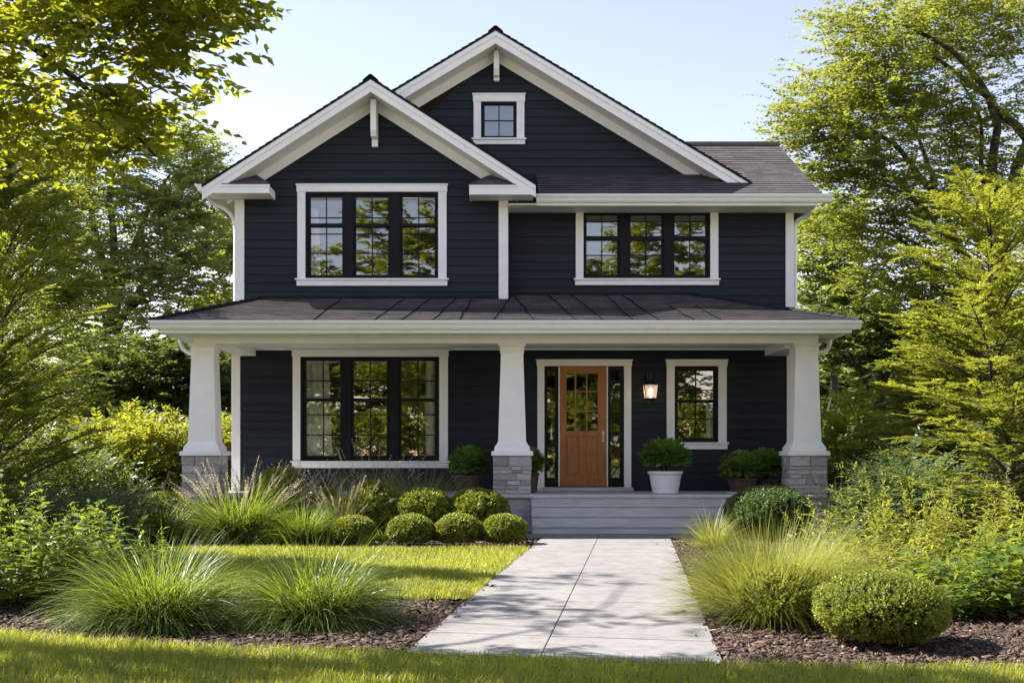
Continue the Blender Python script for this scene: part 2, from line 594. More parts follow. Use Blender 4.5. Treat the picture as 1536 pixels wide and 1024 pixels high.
# ------------------------------------------------------------------ ground
def gz(Y):
    return float(np.clip(0.0054 * (Y - 7.0), 0, 0.055))
def gzv(Y):
    return np.clip(0.0054 * (Y - 7.0), 0, 0.055)
def path_left(Y):
    return -0.573 + (Y - 6.995) * 0.1213
def path_right(Y):
    return 1.243 + (Y - 6.566) * 0.1122
def lawn_edge(X):
    """far edge of the front lawn"""
    return np.interp(X, [-9, -3.3, -1.9, -0.573, 0.3, 1.243, 2.0, 2.9, 9], [7.9, 7.75, 7.15, 6.93, 6.72, 6.52, 6.48, 6.44, 6.4]) + 0.02 * np.sin(X * 5.3) + 0.012 * np.sin(X * 13.1)

mb = MB()
ys = [-160, 7, 17.2, 220]
for a, b in zip(ys, ys[1:]):
    mb.face([(-250, a, gz(a) - 0.06), (250, a, gz(a) - 0.06), (250, b, gz(b) - 0.06), (-250, b, gz(b) - 0.06)])
tag(mb.build('ground', M['ground']), kind='structure')

mb = MB()
mb.box(-120, 120, -12.5, -4.5, -0.20, -0.03)
tag(mb.build('bounce_road', M['street']), kind='structure')  # unseen behind the camera, added to bounce sunlight onto the white trim
mb = MB()
mb.box(-120, 120, -2.2, -0.4, -0.20, 0.02)
mb.box(-120, 120, -4.499, -4.2, -0.20, 0.06)
tag(mb.build('bounce_pavement', M['concrete'], bevel=0.01), kind='structure')  # unseen pale strips, put in with the street as a sun reflector
# bark mulch bed: a gently lumpy sheet
gx, gy = np.meshgrid(np.linspace(-9, 9, 181), np.linspace(6.2, 19.9, 138))
def mulch_z(X, Y):
    return gzv(Y) - 0.03 + 0.010 * np.sin(X * 3.1 + Y) * np.sin(Y * 2.3) + 0.006 * np.sin(X * 9 + 2) * np.sin(Y * 8)
gzz = mulch_z(gx, gy)
V = np.stack([gx, gy, gzz], -1).reshape(-1, 3)
nx, ny = 181, 138
idx = np.arange(nx * ny).reshape(ny, nx)
Fc = np.stack([idx[:-1, :-1], idx[:-1, 1:], idx[1:, 1:], idx[1:, :-1]], -1).reshape(-1, 4)
tag(np_obj('mulch_bed', V, Fc, M['mulch'], smooth=True), kind='structure')

# the two lawns (soil sheets) and their grass
xs = np.linspace(-9, 9, 120)
mb = MB()
for a, b in zip(xs, xs[1:]):
    mb.face([(a, -0.38, 0.0), (b, -0.38, 0.0), (b, float(lawn_edge(b)), 0.0), (a, float(lawn_edge(a)), 0.0)])
tag(mb.build('front_lawn', M['lawn']), kind='structure')

def side_lawn_lo(X):
    return 9.75 + 0.10 * np.sin(X * 2.1) + 0.05 * np.sin(X * 6)
def side_lawn_hi(X):
    return 14.75 + 0.08 * np.sin(X * 1.7 + 1) - 0.05 * np.sin(X * 5)
mb = MB()
ysl = np.linspace(9.6, 14.9, 50)
for xi in np.arange(-7, 1, 0.1):
    for a, b in ((xi, xi + 0.1),):
        lo, hi = float(side_lawn_lo(a)), float(side_lawn_hi(a))
        lo2, hi2 = float(side_lawn_lo(b)), float(side_lawn_hi(b))
        # stop at the path
        pl = lambda x: 6.995 + (x + 0.573 + 0.02) / 0.1213
        lo, lo2 = max(lo, pl(a)), max(lo2, pl(b))
        if lo >= hi or lo2 >= hi2: continue
        n = 6
        for i in range(n):
            f, g = i / n, (i + 1) / n
            p = [(a, lo + f * (hi - lo)), (b, lo2 + f * (hi2 - lo2)), (b, lo2 + g * (hi2 - lo2)), (a, lo + g * (hi - lo))]
            mb.face([(x, y, gz(y) - 0.012) for x, y in p])
tag(mb.build('side_lawn', M['lawn']), kind='structure')

# walkway slabs and landing
def slab(mb, pts, top=0.0, th=0.09):
    A = [(x, y, gz(y) + top) for x, y in pts]
    B = [(x, y, gz(y) + top - th) for x, y in pts]
    mb.face(A)
    mb.face(B[::-1])
    for i in range(len(A)):
        j = (i + 1) % len(A)
        mb.face([A[j], A[i], B[i], B[j]])
mb = MB()
fr = [(0.0, 0.055), (0.075, 0.30), (0.30, 0.53), (0.53, 0.765), (0.765, 0.93)]
fr = [(0.0, 0.075), (0.075, 0.30), (0.30, 0.525), (0.525, 0.755), (0.755, 0.925)]
BL, BR, FL, FR = (0.575, 16.45), (2.352, 16.45), (-0.573, 6.995), (1.243, 6.566)
def pt(s_, t_):
    l = [FL[i] + (BL[i] - FL[i]) * t_ for i in (0, 1)]
    r = [FR[i] + (BR[i] - FR[i]) * t_ for i in (0, 1)]
    return (l[0] + (r[0] - l[0]) * s_, l[1] + (r[1] - l[1]) * s_)
cuts = [0.0, 0.085, 0.27, 0.50, 0.75, 1.0]
g = 0.0011
for t0, t1 in zip(cuts, cuts[1:]):
    for s0, s1 in ((0.0, 0.437), (0.437, 1.0)):
        e = 0.0016
        slab(mb, [pt(s0 + (e if s0 else 0), t0 + g), pt(s1 - (e if s1 < 1 else 0), t0 + g), pt(s1 - (e if s1 < 1 else 0), t1 - g), pt(s0 + (e if s0 else 0), t1 - g)])
for x0, x1 in ((0.36, 1.36), (1.37, 2.36), (2.37, 3.10)):
    slab(mb, [(x0, 16.465), (x1, 16.465), (x1, 17.20), (x0, 17.20)])
path = mb.build('path', M['concrete'], bevel=0.004)
tag(path, kind='structure')
mb = MB()
mb.face([(x, y, gz(y) - 0.014) for x, y in (pt(0.002, 0.002), pt(0.998, 0.002), pt(0.998, 0.998), pt(0.002, 0.998))])
mb.face([(x, y, gz(y) - 0.014) for x, y in ((0.37, 16.47), (3.09, 16.47), (3.09, 17.19), (0.37, 17.19))])
tag(mb.build('path_joint', M['joint']), kind='structure')

# ------------------------------------------------------------------ leaf, blade and frond builders (vectorised)
def unit(a):
    return a / np.maximum(np.linalg.norm(a, axis=-1, keepdims=True), 1e-9)

def leaf_geo(P, A, N, L, Wd, fold=0.0, droop=0.0):
    A = unit(A)
    S = unit(np.cross(A, N))
    Nn = np.cross(S, A)
    L, Wd = L[:, None], Wd[:, None]
    n = len(P)
    if fold == 0:
        V = np.stack([P, P + A * L * 0.42 + S * Wd / 2, P + A * L - Nn * L * droop, P + A * L * 0.42 - S * Wd / 2], 1)
        F_ = np.arange(n * 4).reshape(n, 4)
        return V.reshape(-1, 3), F_, 1
    m = P + A * L * 0.42 - Nn * Wd * fold
    V = np.stack([P, P + A * L * 0.40 + S * Wd / 2, P + A * L - Nn * L * droop, P + A * L * 0.40 - S * Wd / 2, m], 1)
    b = (np.arange(n) * 5)[:, None]
    F_ = np.concatenate([b + np.array([[0, 1, 2, 4]]), b + np.array([[0, 4, 2, 3]])], 1).reshape(-1, 4)
    return V.reshape(-1, 3), F_, 2

def strips(P, az, L, th0, bend, wd, segs=5, tw=None, taper=1.6):
    """arching blades: returns verts, quads"""
    n = len(P)
    pos = P.copy()
    S = np.stack([-np.sin(az), np.cos(az), np.zeros(n)], -1)
    if tw is not None:
        S = unit(S + tw)
    out = []
    for j in range(segs + 1):
        t = j / segs
        wj = (wd * (1 - t ** taper) + 0.0004)[:, None] / 2
        out.append(np.stack([pos - S * wj, pos + S * wj], 1))
        th = th0 + bend * (t + 0.5 / segs)
        d = np.stack([np.sin(th) * np.cos(az), np.sin(th) * np.sin(az), np.cos(th)], -1)
        pos = pos + d * (L / segs)[:, None]
    V = np.concatenate(out, 1)             # n, 2*(segs+1), 3
    k = 2 * (segs + 1)
    b = (np.arange(n) * k)[:, None, None]
    q = np.array([[2 * j, 2 * j + 1, 2 * j + 3, 2 * j + 2] for j in range(segs)])[None]
    return V.reshape(-1, 3), (b + q).reshape(-1, 4), segs

def curve_points(P, az, L, th0, bend, m):
    n = len(P)
    pos = P.copy()
    pp, dd = [], []
    for j in range(m):
        t = (j + 0.5) / m
        th = th0 + bend * t
        d = np.stack([np.sin(th) * np.cos(az), np.sin(th) * np.sin(az), np.cos(th)], -1)
        pos = pos + d * (L / m)[:, None]
        pp.append(pos)
        dd.append(d)
    return np.stack(pp, 1), np.stack(dd, 1)    # n,m,3

def fronds(P, az, L, th0, bend, m, leafL, leafW, tone, r, phi=1.0, jit=0.45, skip=0.0):
    """flat sprays with leaflets in pairs along an arching axis -> P, A, N, L, W, tone of the leaves"""
    n = len(P)
    pp, dd = curve_points(P, az, L, th0, bend, m)
    S = np.stack([-np.sin(az), np.cos(az), np.zeros(n)], -1)[:, None, :].repeat(m, 1)
    Nf = np.cross(dd, S)
    Nf = np.where(Nf[..., 2:3] < 0, -Nf, Nf)
    res = []
    tt = (np.arange(m) + 0.5) / m
    size = (0.65 + 0.55 * np.sin(np.pi * np.clip(tt * 0.9 + 0.08, 0, 1)))
    for sg in (-1, 1):
        ph = phi + r.uniform(-0.3, 0.3, (n, m, 1))
        A = dd * np.cos(ph) + sg * S * np.sin(ph) + r.normal(0, jit * 0.35, (n, m, 3))
        N = Nf + r.normal(0, jit, (n, m, 3))
        l = leafL * size[None] * r.uniform(0.7, 1.25, (n, m))
        wv = leafW * size[None] * r.uniform(0.75, 1.2, (n, m))
        res.append((pp.reshape(-1, 3), A.reshape(-1, 3), N.reshape(-1, 3), l.ravel(), wv.ravel(), (tone[:, None] + r.uniform(-0.2, 0.2, (n, m))).ravel()))
    out = [np.concatenate(x) for x in zip(*res)]
    if skip > 0:
        kmask = r.random(len(out[0])) > skip
        out = [o[kmask] for o in out]
    return out

def cat_geo(parts):
    """join (V, F, tone-per-face) lists of quads"""
    Vs, Fs, Ts, o = [], [], [], 0
    for V, F_, T in parts:
        Vs.append(V)
        Fs.append(F_ + o)
        Ts.append(T)
        o += len(V)
    return np.concatenate(Vs), np.concatenate(Fs), np.concatenate(Ts)

def leaves_to(parts, P, A, N, L, Wd, T, fold=0.0, droop=0.0):
    V, F_, k_ = leaf_geo(P, A, N, L, Wd, fold, droop)
    parts.append((V, F_, np.repeat(T, k_)))

def lump(P, seed, sc):
    r = np.random.default_rng(seed)
    s = np.zeros(len(P))
    for i in range(5):
        d = unit(r.normal(size=3)) * sc * r.uniform(0.6, 1.6)
        s += np.sin(P @ d + r.uniform(0, 6.28))
    return s / 5

# ------------------------------------------------------------------ lawns: grass blades
def lawn_grass(name, X, Y, base, h, wd, seed):
    r = np.random.default_rng(seed)
    n = len(X)
    P = np.stack([X, Y, base], -1)
    az = r.uniform(0, 2 * np.pi, n)
    L = h * r.uniform(0.5, 1.35, n)
    V, F_, s_ = strips(P, az, L, np.abs(r.normal(0.15, 0.22, n)), r.uniform(0.2, 1.3, n), wd * r.uniform(0.7, 1.3, n), 2)
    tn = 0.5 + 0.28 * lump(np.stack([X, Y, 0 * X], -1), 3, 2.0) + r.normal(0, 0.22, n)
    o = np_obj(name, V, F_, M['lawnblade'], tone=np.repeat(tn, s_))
    return tag(o, kind='stuff')
n = 150000
X = rng.uniform(-4.2, 4.0, n); Y = rng.uniform(5.3, 8.0, n)
kx = Y < lawn_edge(X) + rng.normal(0.0, 0.02, n)
X, Y = X[kx], Y[kx]
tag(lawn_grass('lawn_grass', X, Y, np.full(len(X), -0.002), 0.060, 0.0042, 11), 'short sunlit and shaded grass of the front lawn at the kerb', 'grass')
n = 130000
X = rng.uniform(-7, 0.6, n); Y = 9.5 + (rng.random(n)) ** 1.25 * 5.4
kx = (Y > side_lawn_lo(X) + rng.normal(0, 0.03, n)) & (Y < side_lawn_hi(X) + rng.normal(0, 0.03, n)) & (X < path_left(Y) + rng.normal(-0.005, 0.012, n))
X, Y = X[kx], Y[kx]
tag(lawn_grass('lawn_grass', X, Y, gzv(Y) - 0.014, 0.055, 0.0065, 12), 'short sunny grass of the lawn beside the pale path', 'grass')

# mulch chips
n = 90000
X = rng.uniform(-7, 7, n); Y = 6.25 + rng.random(n) ** 1.7 * 10.9
in_lawn = ((Y > side_lawn_lo(X) - 0.02) & (Y < side_lawn_hi(X) + 0.02) & (X < path_left(Y))) | (Y < lawn_edge(X) - 0.03)
spill = 0.055 * rng.random(n) ** 3 - 0.01 + np.where(rng.random(n) < .01, .25, 0) * rng.random(n)
in_path = (X > path_left(Y) + spill) & (X < path_right(Y) - spill) & (Y < 17.3)
in_land = (X > 0.33) & (X < 3.12) & (Y > 16.4)
kx = ~(in_lawn | in_path | in_land)
X, Y = X[kx], Y[kx]
n = len(X)
az = rng.uniform(0, 6.28, n)
L = rng.gamma(3.0, 0.014, n).clip(0.014, 0.13); Wd = L * rng.uniform(0.14, 0.40, n); H = rng.uniform(0.004, 0.011, n)
tl = rng.normal(0, 0.28, (n, 2))
a = np.stack([np.cos(az), np.sin(az), tl[:, 0]], -1); a = unit(a)
b = unit(np.stack([-np.sin(az), np.cos(az), tl[:, 1]], -1)); c_ = np.cross(a, b)
on_path = (X > path_left(Y)) & (X < path_right(Y)) & (Y < 17.3)
P = np.stack([X, Y, np.where(on_path, gzv(Y) + .002, mulch_z(X, Y) + rng.uniform(0.0, 0.018, n))], -1)
co = []
for (i, j, kz) in ((-1, -1, 0), (1, -1, 0), (1, 1, 0), (-1, 1, 0), (-0.8, -0.7, 1), (0.85, -0.8, 1), (0.7, 0.8, 1), (-0.9, 0.75, 1)):
    co.append(P + a * (L * i / 2 * rng.uniform(0.7, 1.1, n))[:, None] + b * (Wd * j / 2 * rng.uniform(0.7, 1.1, n))[:, None] + c_ * (H * kz)[:, None])
V = np.stack(co, 1).reshape(-1, 3)
bq = (np.arange(n) * 8)[:, None, None]
q = np.array([[4, 5, 6, 7], [0, 1, 5, 4], [1, 2, 6, 5], [2, 3, 7, 6], [3, 0, 4, 7]])[None]
tn = np.clip(rng.beta(1.5, 2.2, n), 0, 1)
tag(np_obj('mulch_chips', V, (bq + q).reshape(-1, 4), M['chip'], tone=np.repeat(tn, 5)), 'brown bark chips strewn over the planting beds', 'mulch', kind='stuff')

# ------------------------------------------------------------------ the house
house = thing('house', 'dark navy two storey house with white trim, twin front gables and a columned porch', 'house', (0, 20, 0))
YU, YR, YL, YG = 20.0, 20.5, 19.85, 20.9        # wall planes: upper wing, upper right, ground floor, attic gable
EXP = 0.146

def siding(name, y, outline, holes=()):
    """lap siding in the plane y with rectangular openings (x0,x1,z0,z1); outline convex (x,z) polygon"""
    mb = MB()
    def clipx(poly, lim, ax, above):
        out = []
        for i in range(len(poly)):
            a, b = poly[i], poly[(i + 1) % len(poly)]
            ia = a[ax] >= lim if above else a[ax] <= lim
            ib = b[ax] >= lim if above else b[ax] <= lim
            if ia: out.append(a)
            if ia != ib:
                f = (lim - a[ax]) / (b[ax] - a[ax])
                out.append((a[0] + f * (b[0] - a[0]), a[1] + f * (b[1] - a[1])))
        return out
    xsx = sorted({min(p[0] for p in outline), max(p[0] for p in outline), *[h[0] for h in holes], *[h[1] for h in holes]})
    zs = sorted({min(p[1] for p in outline), max(p[1] for p in outline), *[h[2] for h in holes], *[h[3] for h in holes]})
    for xa, xb in zip(xsx, xsx[1:]):
        for za, zb in zip(zs, zs[1:]):
            xm, zm = (xa + xb) / 2, (za + zb) / 2
            if any(h[0] < xm < h[1] and h[2] < zm < h[3] for h in holes): continue
            p = outline
            for lim, ax, ab in ((xa, 0, True), (xb, 0, False), (za, 1, True), (zb, 1, False)):
                p = clipx(p, lim, ax, ab)
                if len(p) < 3: break
            if len(p) < 3: continue
            mb.coursed([(x, y, z) for x, z in p], (0, -1, 0), (0, 0, 1), EXP, 0.014, 0.03)
    return mb.build(name, M['siding'], house)

def pxbox(x0, x1, ytop, ybot, D):
    return ((x0 - CX) * D / F, (x1 - CX) * D / F, EYE - (ybot - CY) * D / F, EYE - (ytop - CY) * D / F)

# openings (black frames), from the photograph
O_UL = pxbox(458.5, 657.5, 288.5, 418.0, YU)
O_UR = pxbox(875.0, 1065.0, 317.0, 418.0, YR)
O_AT = pxbox(721.5, 775.0, 153.5, 208.0, YG)
O_LL = pxbox(451.0, 659.0, 535.0, 691.0, YL)
O_SM = pxbox(1011.6, 1077.0, 549.0, 663.0, YL)
O_DR = pxbox(816.5, 936.0, 549.0, 730.0, YL)

siding('wall', YU, [(-4.48, 3.3), (0.09, 3.3), (0.09, 5.62), (-2.154, 7.06), (-4.48, 5.57)], [O_UL])
siding('wall', YR, [(0.09, 3.3), (5.05, 3.3), (5.05, 5.50), (0.09, 5.50)], [O_UR])
siding('wall', YG, [(-2.6, 6.0), (4.6, 6.0), (-0.10, 8.36)], [O_AT])
siding('wall', YL, [(-4.48, 0.1), (4.93, 0.1), (4.93, 3.06), (-4.48, 3.06)], [O_LL, O_SM, O_DR])
# sides, return of the wing, and rear
mb = MB()
mb.coursed([(-4.48, 27.5, 0.1), (-4.48, 19.86, 0.1), (-4.48, 19.86, 3.4), (-4.48, 27.5, 3.4)], (-1, 0, 0), (0, 0, 1), EXP, 0.014, 0.03)
mb.build('wall', M['siding'], house); mb = MB()
mb.coursed([(-4.48, 27.5, 3.4), (-4.48, 20.0, 3.4), (-4.48, 20.0, 5.56), (-4.48, 27.5, 5.56)], (-1, 0, 0), (0, 0, 1), EXP, 0.014, 0.03)
mb.build('wall', M['siding'], house); mb = MB()
mb.coursed([(0.09, YU, 3.3), (0.09, YR, 3.3), (0.09, YR, 5.6), (0.09, YU, 5.6)], (1, 0, 0), (0, 0, 1), EXP, 0.014, 0.03)
mb.build('wall', M['siding'], house); mb = MB()
mb.coursed([(4.93, 19.86, 0.1), (4.93, 27.5, 0.1), (4.93, 27.5, 3.5), (4.93, 19.86, 3.5)], (1, 0, 0), (0, 0, 1), EXP, 0.014, 0.03)
mb.build('wall', M['siding'], house); mb = MB()
mb.coursed([(5.05, 20.5, 3.5), (5.05, 25.6, 3.5), (5.05, 25.6, 5.6), (5.05, 22.9, 7.1), (5.05, 20.5, 5.6)], (1, 0, 0), (0, 0, 1), EXP, 0.014, 0.03)
mb.build('wall', M['siding'], house); mb = MB()
mb.face([(5.05, 27.5, 0), (-4.48, 27.5, 0), (-4.48, 27.5, 5.5), (5.05, 27.5, 5.5)])
mb.build('wall', M['siding'], house)
# rooms behind the glass: floors, partitions and ceilings
mb = MB()
mb.box(-4.4, 4.85, 20.0, 27.3, 0.45, 0.58)
mb.box(-4.4, 4.85, 20.05, 27.3, 3.1, 3.32)
mb.box(-4.4, 0.08, 20.02, 27.3, 5.52, 5.56)
mb.box(0.11, 4.9, 20.53, 27.3, 5.44, 5.5)
mb.box(-4.4, 4.85, 25.2, 25.3, 0.58, 3.1)
mb.box(-4.4, 4.9, 25.2, 25.3, 3.32, 5.6)
mb.box(0.3, 0.4, 20.7, 25.2, 0.58, 3.1)
mb.box(0.1, 0.2, 20.7, 25.2, 3.32, 5.42)
mb.box(2.55, 2.62, 20.2, 25.2, 0.58, 3.1)
mb.box(-4.42, -4.36, 20.2, 25.2, 0.58, 5.42)
mb.box(4.8, 4.86, 20.7, 25.2, 0.58, 5.42)
mb.box(-1.2, 1.2, 22.6, 22.7, 6.0, 7.6)
mb.build('room', M['interior'], house)

# corner boards
def cboard(x0, x1, y, z0, z1, side):
    mb = MB()
    mb.box(x0, x1, y - 0.028, y + 0.10, z0, z1)
    return mb.build('corner_board', M['trim'], house, 0.004)
cboard(-4.515, -4.355, YU, 3.45, 5.525, -1)
cboard(-4.535, -4.39, YL, 0.55, 2.985, -1)
cboard(-0.045, 0.115, YU, 3.70, 5.51, 1)
cboard(4.935, 5.075, YR, 3.5, 5.43, 1)
cboard(4.80, 4.955, YL, 0.55, 2.985, 1)
mb = MB(); mb.box(-0.02, 0.105, 20.10, YR - 0.016, 5.30, 5.50); mb.build('frieze_board', M['trim'], house)

# ---------------- roofs
def gable(name, xp, zp, slope, hw_l, hw_r, yf, yback, ywall, fdepth, soff_l, soff_r, ridge=True):
    """front gable: deck, shingle courses, rake boards, soffit, frieze and ridge cap"""
    zt = lambda x: zp - slope * abs(x - xp)
    xl, xr = xp - hw_l, xp + hw_r
    T = 0.035
    mb = MB()                                                        # deck edge
    mb.prism([(xl, zt(xl)), (xp, zp), (xr, zt(xr)), (xr, zt(xr) - T), (xp, zp - T), (xl, zt(xl) - T)][::-1], 'y', yf - 0.03, yback)
    roof = mb.build(name, M['roofedge'], house)
    c = math.cos(math.atan(slope)); s_ = math.sin(math.atan(slope))
    mb = MB()
    e = 0.004
    mb.coursed([(xl, yf - 0.03, zt(xl) + e), (xl, yback, zt(xl) + e), (xp, yback, zp + e), (xp, yf - 0.03, zp + e)], (-s_, 0, c), (c, 0, s_), 0.14, 0.012, 0.0)
    mb.coursed([(xr, yf - 0.03, zt(xr) + e), (xr, yback, zt(xr) + e), (xp, yback, zp + e), (xp, yf - 0.03, zp + e)], (s_, 0, c), (-c, 0, s_), 0.14, 0.012, 0.0)
    mb.build('shingles', M['shingle'], roof)
    mb = MB()                                                        # ridge cap
    mb.prism([(xp - 0.13, zt(xp - 0.13) + 0.018), (xp, zp + 0.03), (xp + 0.13, zt(xp + 0.13) + 0.018), (xp + 0.13, zt(xp + 0.13) + 0.03), (xp + 0.02, zp + 0.042), (xp - 0.02, zp + 0.042), (xp - 0.13, zt(xp - 0.13) + 0.03)], 'y', yf - 0.05, yback)
    mb.build('ridge_cap', M['roofedge'], roof)
    def chev(mb, d0, d1, y0, y1, xa, xb):
        mb.prism([(xa, zt(xa) - d1), (xp, zp - d1), (xb, zt(xb) - d1), (xb, zt(xb) - d0), (xp, zp - d0), (xa, zt(xa) - d0)], 'y', y0, y1)
    mb = MB()
    chev(mb, T, T + fdepth, yf, yf + 0.03, xl, xr)
    rk = mb.build('rake_board', M['trim'], roof)
    mb = MB()
    chev(mb, T + 0.002, T + 0.085, yf - 0.018, yf - 0.001, xl, xr)
    mb.build('rake_moulding', M['trim'], roof)
    mb = MB()
    chev(mb, T + fdepth - 0.045, T + fdepth - 0.02, yf + 0.031, ywall - 0.002, xl + soff_l, xr - soff_r)
    mb.build('soffit', M['trim'], roof)
    mb = MB()
    chev(mb, T + fdepth - 0.02, T + fdepth + 0.15, ywall - 0.034, ywall - 0.016, xl + soff_l, xr - soff_r)
    mb.build('frieze_board', M['trim'], roof, 0.003)
    return roof, zt

wing, ztw = gable('wing_roof', -2.154, 7.42, 0.64, 2.78, 2.72, 19.45, 27.5, YU, 0.20, 0.30, 0.30)
big, ztb = gable('gable_roof', -0.10, 8.565, 0.60, 2.6, 4.43, 20.4, 26.5, YG, 0.215, 0.1, 0.55)

# main side-gable roof
ms = 0.53
zm = lambda y: 5.557 + ms * (y - 19.75)
c = math.cos(math.atan(ms)); s_ = math.sin(math.atan(ms))
mb = MB()
prof = [(19.72, zm(19.72) - 0.03), (22.9, zm(22.9) - 0.03), (26.08, zm(19.72) - 0.03), (26.08, zm(19.72)), (22.9, zm(22.9)), (19.72, zm(19.72))]
mb.prism(prof, 'x', 0.62, 5.37)
main = mb.build('main_roof', M['roofedge'], house)
mb = MB()
mb.coursed([(0.62, 19.72, zm(19.72) + .004), (5.37, 19.72, zm(19.72) + .004), (5.37, 22.9, zm(22.9) + .004), (0.62, 22.9, zm(22.9) + .004)], (0, -s_, c), (0, c, s_), 0.14, 0.012)
mb.coursed([(0.62, 26.08, zm(19.72) + .004), (5.37, 26.08, zm(19.72) + .004), (5.37, 22.9, zm(22.9) + .004), (0.62, 22.9, zm(22.9) + .004)], (0, s_, c), (0, -c, s_), 0.14, 0.012)
mb.build('shingles', M['shingle'], main)
mb = MB()
mb.prism([(22.76, zm(22.76) + 0.02), (22.9, zm(22.9) + 0.035), (23.04, zm(22.76) + 0.02), (23.04, zm(22.76) + 0.035), (22.9, zm(22.9) + 0.065), (22.76, zm(22.76) + 0.035)][::-1], 'x', 0.8, 5.39)
mb.build('ridge_cap', M['roofedge'], main)
mb = MB()
mb.prism([(19.80, zm(19.80) - 0.035), (22.9, zm(22.9) - 0.035), (26.0, zm(19.80) - 0.035), (26.0, zm(19.8) - 0.20), (22.9, zm(22.9) - 0.20), (19.80, zm(19.8) - 0.12)][::-1], 'x', 5.31, 5.345)
mb.build('rake_board', M['trim'], main)

# gutters: ogee profile (depth out from fascia, height)
GP = [(0.0, 0.0), (0.055, 0.0), (0.075, 0.03), (0.082, 0.055), (0.105, 0.085), (0.115, 0.105), (0.115, 0.125), (0.103, 0.125), (0.100, 0.112), (0.0, 0.112)]
def gutter_x(x0, x1, yf, z0, parent, k=1.0):
    mb = MB()
    mb.prism([(yf - a * k, z0 + b * k) for a, b in GP], 'x', x0, x1)
    return mb.build('gutter', M['gutter'], parent)
def gutter_y(xf, sg, y0, y1, z0, parent, k=1.0):
    mb = MB()
    p = [(xf + sg * a * k, z0 + b * k) for a, b in GP]
    mb.prism(p, 'y', y0, y1)
    return mb.build('gutter', M['gutter'], parent)
gutter_x(0.585, 5.53, 19.80, 5.435, main)
mb = MB(); mb.box(0.60, 5.32, 19.802, 19.835, 5.385, 5.50); mb.build('fascia_board', M['trim'], main, 0.003)
mb = MB(); mb.box(0.12, 5.30, 19.836, YR - 0.017, 5.405, 5.43); mb.build('soffit', M['trim'], main)
mb = MB(); mb.box(5.30, 5.325, 19.84, 26.0, 5.40, 5.60); mb.build('eave_end', M['trim'], main)

# left wing eaves
gutter_y(-4.935, -1, 19.42, 27.4, 5.545, wing)
mb = MB(); mb.box(-4.934, -4.905, 19.48, 27.4, 5.47, 5.62); mb.build('fascia_board', M['trim'], wing, 0.003)
mb = MB(); mb.box(-4.90, -4.52, 20.03, 27.4, 5.53, 5.55); mb.build('soffit', M['trim'], wing)

def eave_return(x0, x1, zb, zt_, side):
    """boxed cornice return at the foot of the rake with its own little roof; side = the free end"""
    mb = MB()
    mb.box(x0, x1, 19.445, 19.475, zb, zt_)                          # front fascia
    if side > 0: mb.box(x1 - 0.03, x1, 19.476, 19.983, zb, zt_)
    else: mb.box(x0, x0 + 0.03, 19.476, 19.983, zb, zt_)
    r = mb.build('eave_return', M['trim'], wing, 0.003)
    mb = MB()
    a, b = (x0, x1 - 0.032) if side > 0 else (x0 + 0.032, x1)
    mb.box(a, b, 19.477, 19.983, zb + 0.015, zb + 0.035)
    mb.build('soffit', M['trim'], r)
    mb = MB()                                                        # crown moulding
    mb.box(x0 if side < 0 else x0 + 0.25, x1 + (0.015 if side > 0 else -0.25), 19.43, 19.4445, zt_ - 0.035, zt_ + 0.004)
    mb.build('crown_moulding', M['trim'], r, 0.003)
    if side > 0: a, b, pk, rg = x0 + 0.28, x1 + 0.035, x1 - 0.33, x0 + 0.55
    else: a, b, pk, rg = x0 - 0.035, x1 - 0.28, x0 + 0.33, x1 - 0.55
    z = zt_ + 0.008
    zr = z + 0.29
    mb = MB()
    p1, p2 = (min(pk, rg), 19.982, zr), (max(pk, rg), 19.982, zr)
    A, B, Cc, D = (a, 19.42, z), (b, 19.42, z), (b, 19.982, z), (a, 19.982, z)
    mb.face([A, B, p2, p1]); mb.face([B, Cc, p2]); mb.face([D, A, p1]); mb.face([A, D, Cc, B])
    mb.build('return_roof', M['shingle'], r)
eave_return(-4.89, -3.83, 5.515, 5.655, 1)
eave_return(-0.53, 0.53, 5.49, 5.645, -1)

def bracket(x, yw, zt_, zb, zf, out):
    mb = MB()
    mb.box(x - 0.05, x + 0.05, yw - 0.10, yw - 0.0145, zb, zt_)
    mb.prism([(yw - 0.101, zt_), (yw - out, zt_), (yw - out, zf + 0.1), (yw - out + 0.06, zf), (yw - 0.101, zf)], 'x', x - 0.047, x + 0.047)
    mb.build('gable_bracket', M['trim'], house, 0.004)
bracket(-2.135, YU, 7.13, 6.40, 6.52, 0.34)
bracket(-0.085, YG, 8.28, 7.80, 7.86, 0.26)

